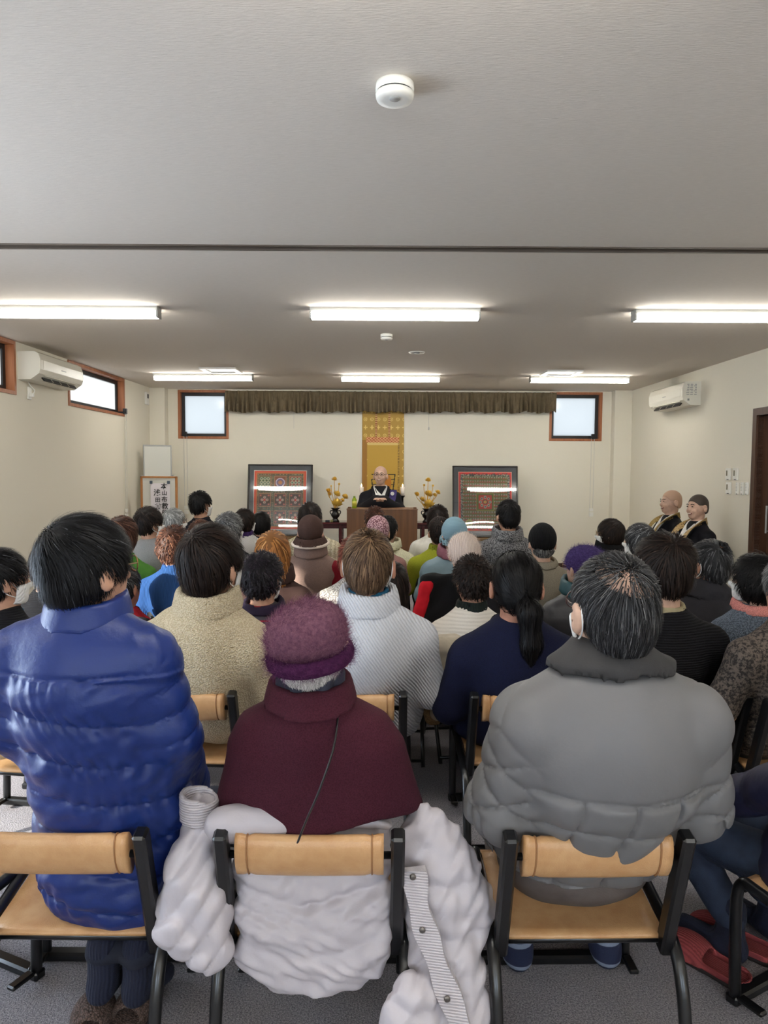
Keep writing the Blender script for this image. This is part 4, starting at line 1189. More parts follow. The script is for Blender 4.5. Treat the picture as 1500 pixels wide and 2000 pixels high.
    def torso(P):
        p0, p1 = (0, hips, zs + .07), (backx, ysh + .005, zsh - .12)
        fyk = .76
        d = rcone(P, p0, p1, .168 * bw * lowerw + bulk, .160 * bw + bulk * .9, fyk)
        d = smin(d, ell(P, (0, hips - .07, zs + .10), (.165 * bw * lowerw + bulk * .6, .13 + bulk * .5, .10)), .06)
        nb_ = (backx * .6, ysh + .005, zsh + .012)
        for q_ in sh: d = smin(d, rcone(P, nb_, q_, .058 + bulk * .25, .058 + bulk * .75), .05)
        d = smin(d, rcone(P, (backx * .6, ysh + .0, zsh - .02), (backx * .5, ysh + .01, zsh + .055), .078 + bulk * .3, .058), .05)
        if hunch: d = smin(d, ell(P, (backx, ysh - .04, zsh - .09), (.16, .10, .12)), .08)
        return d
    def arm(P, sg, tt=False):
        a = sh[0 if sg < 0 else 1]; el = (backx + sg * E[0], ysh + E[1], zsh + E[2]); wr = (backx + sg * Wr[0], hips + Wr[1] - .03, zs + Wr[2])
        d1, t1 = rcone(P, a, el, .058 + bulk * .8, .050 + bulk * .8, ret_t=True); d2, t2 = rcone(P, el, wr, .050 + bulk * .8, .036 + bulk * .5, ret_t=True)
        d = smin(d1, d2, .03)
        return (d, np.where(d1 < d2, t1, 1 + t2)) if tt else d
    zh = (hem if hem is not None else zs + .0)
    def garment(P):
        if kind == 'puffer':
            dt = torso(P)
            ph = (P[2] - zsh + .085) / .112 + .25 * np.sin(P[0] * 5)
            yoke = P[2] > zsh - .085
            b = np.abs(np.sin(PI * ph)); puff = np.where(yoke, .35 - .5 * np.exp(-((P[2] - zsh + .085) / .006) ** 2), b ** .6 - .3 * np.exp(-(b / .09) ** 2))
            dt = dt - .011 * (puff - .5) + np.where(yoke, 0, .0045 * np.sin(P[0] * 105 + 4 * np.sin(P[2] * 21) + 9 * np.sin(P[2] * 7 + P[0] * 13)) * np.clip(1.15 - b, 0, 1))
            dt = dt + (folds(P, 34, seed, .005) + folds(P, 62, seed + 3, .0035)) * np.where(yoke, .15, 1)
            d = dt
            for sg in (-1, 1):
                da, t = arm(P, sg, True); b2 = np.abs(np.sin(PI * t * 3.1)) ** .6
                da = da - .010 * (b2 - .5) + .003 * np.sin(90 * t + P[0] * 110 + P[1] * 70) * (1.1 - b2) + folds(P, 34, seed + 1, .004)
                d = smin(d, da, .032)
            return d
        if kind == 'quilt':     # padded jacket: plain yoke above, square quilting below and on the sleeves
            dt = torso(P); zq = zsh - .185
            low = P[2] < zq
            gz = np.abs(np.sin(PI * (P[2] - zq) / .088 + .35 * np.sin(P[0] * 14))); gx = np.abs(np.sin(PI * (P[0] / .105 + .1 * np.sin(P[2] * 17))))
            q_ = np.minimum(gz, gx); q_ = q_ ** .5 - .55 * np.exp(-(q_ / .10) ** 2)
            dt = dt - np.where(low, .011 * (q_ - .6) + .010, 0) + folds(P, 26, seed, .005) * np.where(low, 1.6, .5)
            dt = dt + .007 * np.exp(-((P[2] - zq) / .007) ** 2)
            dt = dt - .004 * np.exp(-((P[0] - .02 - .05 * (P[2] - zsh)) / .03) ** 2) * np.where(low, 0, 1)
            d = dt
            for sg in (-1, 1):
                da, t = arm(P, sg, True)
                u1 = np.abs(np.sin(PI * (t * 2.6 + P[0] * 5.0 - P[1] * 5.0))); u2 = np.abs(np.sin(PI * (t * 2.6 - P[0] * 5.0 + P[1] * 5.0)))
                uu = np.minimum(u1, u2); da = da - .010 * (uu ** .5 - .55 * np.exp(-(uu / .10) ** 2) - .6) + folds(P, 30, seed + 2, .004)
                d = smin(d, da, .030)
            return d
        if kind == 'cape':
            zz = np.clip((zsh + .045 - P[2]) / .40, 0, 1.2); hwid = (1 + (capew - 1) * zz) * np.interp(zz, [0, .07, .17, .35, .65, 1.0, 1.2], [.07, .125, .185, .225, .252, .285, .30]).astype(f32); cy = ysh + .035 + .17 * zz
            rr = np.sqrt(P[0] ** 2 + ((P[1] - cy) / .68) ** 2); a = np.arctan2(P[0], -(P[1] - cy))
            d = (rr - hwid - .014 * zz * np.sin(a * 5 + .6) * np.clip(np.abs(a) - .35, 0, 1) - .018 * zz * np.sin(2 * a + .4)) * .75
            d = np.maximum(d, P[2] - zsh - .045)
            d = smin(d, rcone(P, (0, ysh, zsh - .02), (0, ysh + .015, zsh + .075), .088, .066), .05)
            d = smax(d, (zsh - .33 + .035 * np.sin(a * 2 + .5) + .02 * np.abs(a)) - P[2], .012)
            return d + folds(P, 15, seed, .004)
        d = torso(P)
        if kind != 'vest':
            for sg in (-1, 1): d = smin(d, arm(P, sg), .030)
        if kind == 'robe':
            for sg in (-1, 1):
                el = (backx + sg * E[0], ysh + E[1], zsh + E[2]); wr = (backx + sg * Wr[0], hips + Wr[1] - .05, zs + Wr[2])
                d = smin(d, rcone(P, el, wr, .07, .085), .05); d = smin(d, rcone(P, wr, (wr[0] * 1.25, wr[1] - .03, wr[2] - .14), .06, .055), .05)
            d = smin(d, rcone(P, (0, hips, zs + .05), (0, hips + .40, zs + .04), .19, .18, 1), .06)
            d = smin(d, rcone(P, (0, hips + .40, zs + .04), (0, hips + .40, .12), .18, .20, 1), .08)
        return d + folds(P, 19, seed, foldamp) * 1.0
    def neckcut(P):
        return smax(garment(P), np.maximum(P[2] - (zsh + .052 + .02 * np.sin(P[1] * 9 + 1.2)), zh - P[2]), .010)
    ext = sw + armout + .17 + bulk + abs(backx) + (.14 if kind == 'cape' else 0)
    zlo = min(zh, zs + Wr[2] - .12) if kind not in ('robe',) else 0.0
    if kind == 'robe': zh = .05
    mesh_g = sdf_obj({'puffer': 'down_jacket', 'quilt': 'quilted_jacket', 'cape': 'wool_cape', 'vest': 'vest', 'robe': 'robe'}.get(kind, 'sweater'), neckcut,
                     (-ext, ysh - .26 - bulk, zlo - .03), (ext, hips + Wr[1] + (.28 if kind == 'robe' else .10), zsh + .10), hv if kind not in ('cape',) else .009, topmat, root, relax=0 if kind in ('puffer', 'quilt') else 1)
    if kind == 'vest' and armmat:
        def sl(P): return smin(arm(P, -1), arm(P, 1), .002) + folds(P, 22, seed, .004)
        sdf_obj('sleeves', sl, (-ext, ysh - .2, zs + .05), (ext, hips + Wr[1] + .1, zsh + .08), hv, armmat, root)
    # ---- collar
    if collar:
        ck, cm = collar[0], collar[1]
        hgt, rad, tilt = {'turtle': (.07, .068, .1), 'stand': (.075, .082, .15), 'flat': (.03, .072, .1), 'shirt': (.04, .068, .15), 'wide': (.055, .098, .35), 'big': (.085, .10, .2)}[ck]
        if len(collar) > 2: hgt, rad = collar[2], collar[3]
        nbx = backx * .55
        def cf(P):
            zb = zsh + .030 + tilt * (P[1] - ysh) * 1.0
            t = np.clip((P[2] - zb) / hgt, 0, 1)
            rr = np.sqrt((P[0] - nbx) ** 2 + ((P[1] - ysh - .012) / 1.02) ** 2)
            R = rad + (.016 * (1 - t) if ck != 'wide' else .055 * (1 - t) ** 1.2)
            d = np.maximum(np.abs(rr - R) - (.009 if ck in ('turtle', 'flat', 'shirt') else .013), np.abs(P[2] - zb - hgt / 2) - hgt / 2)
            if ck == 'wide':
                rx = np.sqrt(((P[0] - nbx) / 1.35) ** 2 + (P[1] - ysh - .012) ** 2)
                shell = np.maximum(np.abs(garment(P) - .014) - .009, np.maximum(rx - .105, zsh - .11 - P[2]))
                d = smin(np.maximum(np.abs(rr - .074 - .02 * (1 - t)) - .012, np.abs(P[2] - zb - .03) - .035), shell, .012)
            return d + folds(P, 40, seed + 5, .002)
        sdf_obj('collar', cf, (nbx - .19, ysh - .19, zsh - .05), (nbx + .19, ysh + .2, zsh + hgt + .12), max(hs_ * 1.0, .0075), cm, root)
    if inner:
        def icf(P):
            rr = np.sqrt((P[0] - backx * .5) ** 2 + (P[1] - ysh - .006) ** 2); z0 = zsh + .082 + .1 * (P[1] - ysh)
            return np.maximum(np.abs(rr - .064) - .007, np.abs(P[2] - z0) - .022)
        sdf_obj('inner_collar', icf, (-.10, ysh - .1, zsh), (.10, ysh + .11, zsh + .15), .006, inner, root)
    # ---- legs
    if legs and kind != 'robe':
        kx, fy, fx = .10, feet[0], feet[1]
        fz = feet[2] if len(feet) > 2 else .07
        def trous(P):
            d = smin(rcone(P, (-.06, hips, zs + .055), (.06, hips, zs + .055), .115, .115), ell(P, (0, hips - .075, zs + .085), (.165 * bw, .13, .095)), .06)
            for sg in (-1, 1):
                d = smin(d, rcone(P, (sg * .085, hips + .02, zs + .055), (sg * kx, hips + .42, zs + .05), .082, .066), .05)
                d = smin(d, rcone(P, (sg * kx, hips + .42, zs + .045), (sg * fx, hips + fy, fz + .07), .066, .052), .03)
            return smax(d + folds(P, 24, seed + 3, .004), fz + .05 - P[2], .008)
        sdf_obj('trousers', trous, (-.30, hips - .24, fz), (.28, hips + .53, zs + .2), max(hv * 1.6, .013), legmat or M('trousers_black', (24, 24, 27), .8, 'fabric', bump=.2), root)
        fm = footmat or M('socks_black', (22, 22, 26), .9, 'rib', bump=.3)
        for sg in (-1, 1):
            def foot(P):
                a = (sg * fx, hips + fy, fz); d = rcone(P, (sg * fx, hips + fy - .01, fz + .10), a, .040, .042)
                d = smin(d, rcone(P, (a[0], a[1] - .025, max(fz - .03, .035)), (a[0] + sg * .02, a[1] + .14, .032), .036, .030), .03)
                return d
            c0 = (sg * fx, hips + fy, 0)
            sdf_obj('sock', foot, (c0[0] - .09, c0[1] - .10, -.01), (c0[0] + .09, c0[1] + .24, fz + .16), max(hs_ * 1.4, .011), fm, root)
    # ---- hair, hat
    if hair:
        make_hair('hair', hair[0], hair[1], Rh, hc, root, lod, seed, hatf=hat_sdf(hat) if hat else None, hat_brim=True if hat == 'angora' else None, **(hair[2] if len(hair) > 2 else {}))
    if hat:
        hf = hat_sdf(hat)
        o = None
        v, q = isosurf(hf, (-.20, -.22, -.13), (.20, .19, .18), hs_ * .8)
        o = mesh_obj({'beanie': 'knit_cap', 'pleated': 'knit_cap', 'beret': 'beret', 'angora': 'angora_hat', 'cloche': 'cloche_hat', 'bucket': 'bucket_hat'}[hat], v @ Rh.T + hc, q, hatmat, root)
        if hat == 'bucket':
            def bb(Q):
                rr = np.sqrt(Q[0] ** 2 + ((Q[1] + .016) / 1.15) ** 2)
                return np.maximum(np.abs(rr - (.094 + .60 * np.clip(-.015 - Q[2], 0, .08))) - .006, np.abs(Q[2] + .038 - .12 * Q[1]) - .026)
            def be(Q):
                rr = np.sqrt(Q[0] ** 2 + ((Q[1] + .016) / 1.15) ** 2)
                return np.sqrt((rr - .126) ** 2 + (Q[2] + .066 - .12 * Q[1]) ** 2) - .013
            v, q = isosurf(bb, (-.20, -.22, -.13), (.20, .19, .18), .008); ob = mesh_obj('hat_brim', v @ Rh.T + hc, q, hatmat, root)
            v, q = isosurf(be, (-.20, -.22, -.13), (.20, .19, .18), .008); mesh_obj('brim_edge', v @ Rh.T + hc, q, M('cream_piping', (216, 200, 186), .8), ob)
        if hat == 'angora':
            v, q = isosurf(angora_brim, (-.20, -.22, -.13), (.20, .19, .18), hs_ * .8)
            ob = mesh_obj('hat_brim', v @ Rh.T + hc, q, M('angora_purple', (84, 40, 78), .95, 'angora', bump=.8, col2=(56, 22, 56), spec=.1), root)
            fuzz('brim_fuzz', angora_brim, (-.20, -.22, -.13), (.20, .19, .18), .012, 3500, .018, [(96, 50, 88), (70, 30, 66)], Rh, hc, ob, seed + 9, .00035)
        if hatcols:
            fz_ = fuzz('hat_fuzz', hf, (-.20, -.22, -.13), (.20, .19, .18), .012, hatcols[1], hatcols[2], hatcols[0], Rh, hc, o, seed, hatcols[3])
    HM = Matrix.Translation(Vector(hc)) @ Matrix(Rh.tolist()).to_4x4()
    if mask:
        def mk(Q):
            return np.maximum(np.abs(head_sdf(Q) - .0065) - .0036, np.maximum(np.maximum(-.108 - Q[2], Q[2] + .018), .030 - Q[1] - .1 * np.abs(Q[2] + .06)))
        v, q = isosurf(mk, (-.12, 0, -.14), (.12, .15, .02), .0065)
        o = mesh_obj('face_mask', v @ Rh.T + hc, q, m_mask, root)
        for sg in (-1, 1):
            path = [(sg * .064, .045, -.035), (sg * .079, .02, -.02), (sg * .083, -.010, .022), (sg * .086, -.030, .010), (sg * .084, -.033, -.025), (sg * .076, -.012, -.052), (sg * .062, .035, -.075)]
            mb = MB().tube(smooth_path(path, 4), .0019, 5); mb.v = [tuple(HM @ Vector(p)) for p in mb.v]
            mb.build('ear_loop', m_mask, o, True)
    if glasses:
        rim = glasses
        g = MB()
        for sg in (-1, 1):
            pts = [(sg * .034 + .025 * math.cos(a) * 1.0, .112 - .012 * abs(math.cos(a)) * (1 if sg * math.cos(a) > 0 else 0), .004 + .020 * math.sin(a)) for a in np.linspace(0, 2 * PI, 17)]
            g.tube(pts, .0018, 5, False)
            g.tube([(sg * .059, .100, .008), (sg * .080, .04, .010), (sg * .084, -.012, .012), (sg * .084, -.032, -.008)], .0018, 5)
        g.tube([(-.010, .113, .008), (.010, .113, .008)], .0018, 5)
        g.v = [tuple(HM @ Vector(p)) for p in g.v]; g.build('glasses', rim, root, True)
    PEOPLE[key] = dict(root=root, s=s, hc=hc, Rh=Rh, HM=HM, zsh=zsh, ysh=ysh, zs=zs, hips=hips, hw=hw, yaw=yaw, sw=sw)
    return root

# ------------------------------------------------------------------ chairs
m_tan = M('tan_leather', (200, 158, 112), .36, 'leather', bump=.25, col2=(182, 136, 90), spec=.5)
m_tand = M('tan_leather_stitch', (150, 106, 66), .6)
m_cblack = M('chair_black', (14, 15, 17), .28, spec=.6)
m_cfab = M('chair_black_fabric', (16, 16, 18), .7, 'fabric', bump=.2)
def build_meeting_chair():
    """low black tube chair with tan sling seat and back; origin at the floor below the rear edge of the seat"""
    parts = []
    def keep(mb, name, mat, sm=False): parts.append((name, mb.build(name, mat, None, sm), None))
    hw_ = .205
    for sg in (-1, 1):
        # flat back post
        Mp = Matrix.Translation((sg * hw_, -.038, .435)) @ Matrix.Rotation(math.radians(17), 4, 'X')
        keep(MB().bbox(-.016, .016, -.021, .021, -.185, .185, .006, Mp), 'back_post', m_cblack)
        path = smooth_path([(sg * .225, .33, .02), (sg * .225, .335, .17), (sg * .225, .335, .30), (sg * .225, .318, .345), (sg * .225, .285, .345), (sg * .225, .17, .325), (sg * .225, .06, .300), (sg * .225, -.005, .272), (sg * .225, -.045, .215), (sg * .225, -.075, .12), (sg * .225, -.10, .02)], 5)
        keep(MB().tube(path, .0155, 10), 'side_tube', m_cblack, True)
        keep(MB().bbox(sg * .225 - .014, sg * .225 + .014, .245, .315, .02, .034, .004), 'foot_gusset', m_cblack)
    keep(MB().bbox(-.242, .242, .313, .350, 0, .028, .006), 'front_bar', m_cblack)
    keep(MB().bbox(-.242, .242, -.120, -.083, 0, .028, .006), 'rear_bar', m_cblack)
    keep(MB().tube([(-.20, -.066, .545), (.20, -.066, .545)], .009, 10), 'back_rod', m_cblack, True)
    keep(MB().tube([(-.225, .02, .285), (.225, .02, .285)], .010, 8), 'seat_rod', m_cblack, True); keep(MB().tube([(-.225, .315, .332), (.225, .315, .332)], .010, 8), 'seat_rod', m_cblack, True)
    # wrapped leather back, seam near each end
    v = []; f = []; nx = 25; prof = []
    for k in range(18):
        a = 2 * PI * k / 18; prof.append((.026 * math.cos(a) * (1.0), .058 * math.sin(a)))
    for i in range(nx):
        x = -.172 + .344 * i / (nx - 1); seam = math.exp(-((abs(x) - .145) / .004) ** 2); sag = .010 * (1 - (x / .172) ** 2)
        for (py, pz) in prof:
            k = 1 - .10 * seam
            y, z = py * k + .008 * (1 - (x / .172) ** 2), pz * k
            ca, sa = math.cos(math.radians(17)), math.sin(math.radians(17))
            v.append((x, -.068 + y * ca - z * sa, .548 + y * sa + z * ca - sag))
    for i in range(nx - 1):
        for k in range(18): k2 = (k + 1) % 18; f.append([i * 18 + k, i * 18 + k2, (i + 1) * 18 + k2, (i + 1) * 18 + k])
    f += [list(range(18))[::-1], [(nx - 1) * 18 + k for k in range(18)]]
    keep(MB().add(v, f), 'backrest', m_tan, True)
    for sg in (-1, 1):
        ring = []
        for k in range(19):
            py, pz = prof[k % 18]; ca, sa = math.cos(math.radians(17)), math.sin(math.radians(17)); py, pz = py * .955, pz * .955
            ring.append((sg * .145, -.068 + (py + .0023) * ca - pz * sa, .548 + (py + .0023) * sa + pz * ca - .0029))
        keep(MB().tube(ring, .0022, 5, False), 'seam', m_tand, True)
    v = []; f = []; ny = 13; nx = 11
    for j in range(ny):
        for i in range(nx):
            u = i / (nx - 1) * 2 - 1; t = j / (ny - 1)
            y = .012 + .325 * t; z = .302 + .050 * t - .018 * (1 - u * u) * math.sin(PI * min(max(t, .05), .95)); 
            if t > .93: z -= .012
            v.append((u * .205, y, z))
    n = len(v); v += [(a, b, c - .012) for a, b, c in v]
    for j in range(ny - 1):
        for i in range(nx - 1):
            k = j * nx + i; f.append([k, k + 1, k + nx + 1, k + nx]); f.append([n + k, n + k + nx, n + k + nx + 1, n + k + 1])
    for i in range(nx - 1): f.append([i, n + i, n + i + 1, i + 1]); k = (ny - 1) * nx + i; f.append([k, k + 1, n + k + 1, n + k])
    for j in range(ny - 1): k = j * nx; f.append([k, k + nx, n + k + nx, n + k]); k += nx - 1; f.append([k, n + k, n + k + nx, k + nx])
    keep(MB().add(v, f), 'seat', m_tan, True)
    return parts
def build_folding_chair():
    parts = []
    def keep(mb, name, mat, sm=False): parts.append((name, mb.build(name, mat, None, sm), None))
    for sg in (-1, 1):
        keep(MB().tube(smooth_path([(sg * .20, .36, .012), (sg * .20, .20, .22), (sg * .20, .0, .48), (sg * .195, -.10, .70), (sg * .18, -.115, .725)], 4), .011, 8), 'front_leg', m_cblack, True)
        keep(MB().tube([(sg * .18, -.12, .012), (sg * .18, .05, .20), (sg * .18, .20, .36)], .011, 8), 'rear_leg', m_cblack, True)
    keep(MB().tube([(-.2, .33, .05), (.2, .33, .05)], .009, 8), 'front_bar', m_cblack, True)
    keep(MB().tube([(-.18, -.10, .04), (.18, -.10, .04)], .009, 8), 'rear_bar', m_cblack, True)
    keep(MB().bbox(-.19, .19, -.03, .36, .345, .375, .012), 'seat', m_cfab)
    v = []; f = []; nx = 13; nz = 6
    for lay in (0, 1):
        for j in range(nz):
            for i in range(nx):
                u = i / (nx - 1) * 2 - 1; t = j / (nz - 1); e = (1 - .12 * (abs(2 * t - 1)) ** 3)
                v.append((u * .195 * e, -.075 - .045 * t - .03 * (1 - u * u) - (.018 if lay else 0) * (1 - abs(u) ** 6), .50 + .24 * t - .02 * u ** 4))
    n = nx * nz
    for j in range(nz - 1):
        for i in range(nx - 1):
            k = j * nx + i; f.append([k, k + 1, k + nx + 1, k + nx]); f.append([n + k, n + k + nx, n + k + nx + 1, n + k + 1])
    for i in range(nx - 1): f.append([i, n + i, n + i + 1, i + 1]); k = (nz - 1) * nx + i; f.append([k, k + 1, n + k + 1, n + k])
    for j in range(nz - 1): k = j * nx; f.append([k, k + nx, n + k + nx, n + k]); k += nx - 1; f.append([k, n + k, n + k + nx, k + nx])
    keep(MB().add(v, f), 'backrest', m_cfab, True)
    return parts
_protos = {'meeting': build_meeting_chair(), 'folding': build_folding_chair()}
_used = set()
def chair(kind, loc, rz, label, sc=1.0):
    e = empty('meeting_chair' if kind == 'meeting' else 'folding_chair', loc, rz, label, 'chair', 'tan leather chairs' if kind == 'meeting' else 'black folding chairs')
    e.scale = (sc, sc, sc)
    for name, o, _ in _protos[kind]:
        if kind in _used:
            c = o.copy(); COL.objects.link(c)
        else: c = o
        c.parent = e
    _used.add(kind); return e
def chair_for(key, label, kind='folding', dy=None, dx=0.0, sc=1.0, rz=None):
    p = PEOPLE[key]; a = -math.radians(p['yaw']) if rz is None else rz
    off = dy if dy is not None else (p['hips'] - .135) * p['s']
    l = p['root'].location
    return chair(kind, (l.x + dx - math.sin(a) * off, l.y + math.cos(a) * off, 0), a, label, sc)
# ------------------------------------------------------------------ first row
BLK = (24, 23, 25)
hair_black = [((12, 12, 14), 6), ((24, 23, 25), 3)]
hair_salt = [((13, 13, 15), 10), ((26, 26, 29), 4), ((84, 86, 90), .3)]
m_puff = M('nylon_blue', (25, 45, 106), .40, 'nylon', bump=.35, spec=.35)
m_denim = M('denim_dark', (24, 30, 48), .85, 'denim', bump=.3, col2=(16, 20, 34))
m_navysock = M('socks_navy', (22, 28, 50), .9, 'rib', bump=.4)
person('A1', 'man with black hair and glasses in a shiny blue down jacket, nearest on the left', (174, 1110), 160, 1.66, yaw=4, hyaw=33, lod=0, slope=.060,
       hair=('full', hair_salt, dict(messy=.24, length=.06, bald=((.01, -.085, .10), .010))), glasses=m_glass_rim, top='puffer', topmat=m_puff, collar=('stand', m_puff, .062, .082), sw=.160, bulk=.022, armout=.045, bodyw=1.04, backx=-.012, lowerw=1.22,
       legmat=m_denim, footmat=m_navysock, feet=(-.09, .05, .12), hips=.23, nd=.160, hem=.28, seat=.29)
m_cape = M('wool_maroon', (72, 32, 44), .9, 'wool', bump=.35, col2=(54, 23, 33), spec=.15)
m_ang = M('angora_mauve', (142, 100, 116), .95, 'angora', bump=.8, col2=(108, 68, 90), spec=.1)
person('A2', 'person in a mauve angora hat and maroon wool cape, nearest in the middle', (608, 1262), 146, 1.66, yaw=0, hyaw=2, pitch=3, lod=0, hat='angora', hatmat=m_ang,
       hatcols=([(140, 100, 116), (112, 70, 92), (90, 46, 78)], 9000, .016, .00035), hair=('short', [((176, 172, 168), 3), ((214, 210, 206), 2), ((120, 116, 114), 1)], dict(messy=.9, length=.05)),
       top='cape', topmat=m_cape, collar=('stand', m_cape, .058, .088), tone=2, nd=.162, hunch=.02, hips=.22, elbow=(.13, .12, -.25), wrist=(.07, .27, .17), capew=1.07, sw=.10, legmat=m_denim, seat=.29, mask=True)
m_gj = M('nylon_grey', (106, 105, 106), .55, 'nylon', bump=.18, spec=.35)
m_gjc = M('collar_charcoal', (50, 49, 50), .8, 'fabric', bump=.2)
m_slack = M('slacks_taupe', (98, 90, 86), .85, 'denim', bump=.3, col2=(80, 73, 70))
m_bsock = M('socks_navy_striped', (26, 34, 62), .9, 'stripes', scale=6, col2=(120, 130, 150))
person('A3', 'grey haired man with thinning crown in a grey quilted jacket, nearest on the right', (1194, 1190), 156, 1.68, yaw=-3, hyaw=-11, lod=0, tone=2, slope=.065,
       hair=('thin', [((30, 30, 32), 6), ((66, 66, 68), 3), ((112, 112, 112), .5)], dict(bald=((.012, -.056, .092), .066), messy=.3, length=.06)), mask=True, glasses=m_dark_rim,
       top='quilt', topmat=m_gj, collar=('wide', m_gjc), inner=M('shirt_pale', (206, 214, 220), .8, 'rib', bump=.3), sw=.176, bulk=.034, armout=.050, bodyw=1.10, legmat=m_slack, footmat=m_bsock, feet=(.04, .12, .06), hips=.265, nd=.188, hem=.385, seat=.29)

# right hand neighbour: only the sleeve, knee and slippers reach into the picture
m_navyj = M('nylon_navy', (30, 32, 58), .5, 'nylon', bump=.3)
person('A4', 'person in a navy jacket and jeans at the right picture edge', (1822, 1130), 150, 1.70, yaw=-28, hyaw=-28, lod=1, hair=('short', hair_black), top='puffer', topmat=m_navyj,
       collar=('stand', m_navyj), sw=.18, bulk=.03, armout=.09, legmat=M('denim_blue', (44, 56, 78), .85, 'denim', bump=.3, col2=(30, 40, 60)), footmat=M('socks_dark_navy', (20, 26, 48), .9, 'rib', bump=.3), feet=(.22, .10, .06), hips=.22, seat=.29)
CH = {}
for k, px, Yc, rz, lab in (('A1', 105, 1.68, 0, 'tan leather chair under the man in the blue down jacket'), ('A2', 605, 1.68, 0, 'tan leather chair under the person in the maroon cape'),
                           ('A3', 1166, 1.68, .02, 'tan leather chair under the man in the grey quilted jacket'), ('A0', -335, 1.72, -.42, 'tan leather chair cut off at the lower left picture edge'), ('A4', 1680, 1.67, .50, 'tan leather chair at the right picture edge beside the red slippers')):
    c = atY(px, 1625, Yc - .08)
    if k == 'A4': c.x = 1.32
    CH[k] = chair('meeting', (c.x, Yc, 0), rz, lab)
# ------------------------------------------------------------------ the other rows
H_black = [((14, 13, 14), 6), ((28, 26, 26), 2)]
H_dbrown = [((26, 19, 17), 6), ((46, 34, 28), 2)]
H_brown = [((92, 72, 54), 4), ((120, 96, 72), 3), ((70, 52, 40), 3)]
H_auburn = [((80, 50, 38), 4), ((56, 34, 27), 4), ((112, 76, 58), 2)]
H_red = [((122, 66, 52), 4), ((90, 46, 38), 3), ((150, 92, 74), 1)]
H_orange = [((168, 112, 60), 4), ((134, 84, 42), 4), ((196, 146, 92), 1)]
H_grey = [((92, 92, 92), 4), ((134, 134, 132), 3), ((52, 52, 54), 3)]
H_silver = [((150, 152, 150), 4), ((112, 114, 114), 3), ((190, 190, 188), 1)]
H_dgrey = [((52, 52, 54), 5), ((90, 90, 92), 2), ((30, 30, 32), 4)]
T = lambda n, c, tex='knit', **k: M('cloth_' + n, c, k.pop('rough', .9), tex, bump=k.pop('bump', .5), spec=.2, **k)
black_kn = T('black_knit', (20, 20, 24), 'hrib', col2=(10, 10, 12)); teal = T('teal', (36, 90, 120), 'fabric'); charcoal = T('charcoal', (44, 43, 47), 'fabric', bump=.2)
# second row
person('B0', 'man with glasses and pale mask in a black sweater at the left picture edge', (4, 1132), 96, 2.62, yaw=14, hyaw=42, lod=1, hair=('full', hair_salt), mask=True, glasses=m_dark_rim, top='sweater', topmat=black_kn, collar=('flat', teal, .02, .064), sw=.17)
person('B01', 'person in a grey vest with green sleeves, mostly hidden behind the blue jacket man', (150, 1135), 82, 3.2, yaw=0, lod=1, hair=('short', H_black), top='vest', topmat=M('cloth_vest_grey', (74, 74, 78), .55, 'nylon', bump=.3), armmat=T('green_sleeve', (40, 66, 52), 'fleece'), collar=('stand', T('green_collar', (38, 62, 50), 'fleece')), sw=.175, bulk=.01)
fleece = T('cream_fleece', (226, 212, 184), 'fleece', col2=(204, 187, 155), bump=1.0)
person('B1', 'dark haired person in a cream fleece jacket and white mask', (416, 1104), 118, 2.78, yaw=6, hyaw=24, lod=1, hair=('full', H_dbrown, dict(messy=.25, length=.09)), mask=True, top='sweater', topmat=fleece, collar=('big', fleece, .075, .090), sw=.170, bulk=.026, armout=.05, nd=.178, foldamp=.010, bodyw=1.06, backx=-.035, slope=.105, legmat=None)
lgrey = T('light_grey_knit', (200, 202, 208), 'knit', col2=(168, 171, 178), bump=.6)
person('B2', 'brown haired man in a light grey ribbed sweater with teal collar', (720, 1103), 98, 2.78, yaw=0, hyaw=6, lod=1, tone=3, hair=('thin', H_brown, dict(bald=((.0, -.05, .095), .030), messy=.22, length=.06, fine=1.3)), mask=True, top='sweater', topmat=lgrey, collar=('big', lgrey, .075, .086), sw=.172, bulk=.015, armout=.05, nd=.185, bodyw=1.08, inner=teal)
navy = T('navy_sweater', (17, 21, 48), 'wool', col2=(12, 15, 36))
person('B3', 'woman with a long black ponytail in a navy sweater', (1008, 1145), 98, 2.75, yaw=-4, hyaw=4, pitch=4, lod=1, tone=3, hair=('tail', H_black, dict(fine=1.3)), top='sweater', topmat=navy, collar=('flat', black_kn), sw=.165, bulk=.014, armout=.06, nd=.175, bodyw=1.04)
person('B4', 'dark haired man in a black ribbed sweater with beige collar', (1294, 1112), 104, 2.80, yaw=-4, hyaw=-8, lod=1, tone=2, hair=('full', H_dbrown, dict(messy=.3)), mask=True, top='sweater', topmat=black_kn, collar=('shirt', T('beige_collar', (158, 148, 118), 'fabric'), .05, .07), sw=.175, bulk=.012, armout=.04, nd=.195)
person('B5', 'grey haired person in a mottled dark brown sweater at the right picture edge', (1546, 1150), 100, 2.66, yaw=-8, hyaw=-14, lod=1, hair=('full', H_grey), top='sweater', topmat=T('mottled', (96, 86, 78), 'tweed', col2=(44, 40, 38), scale=.35), sw=.18, bulk=.015, armout=.07)
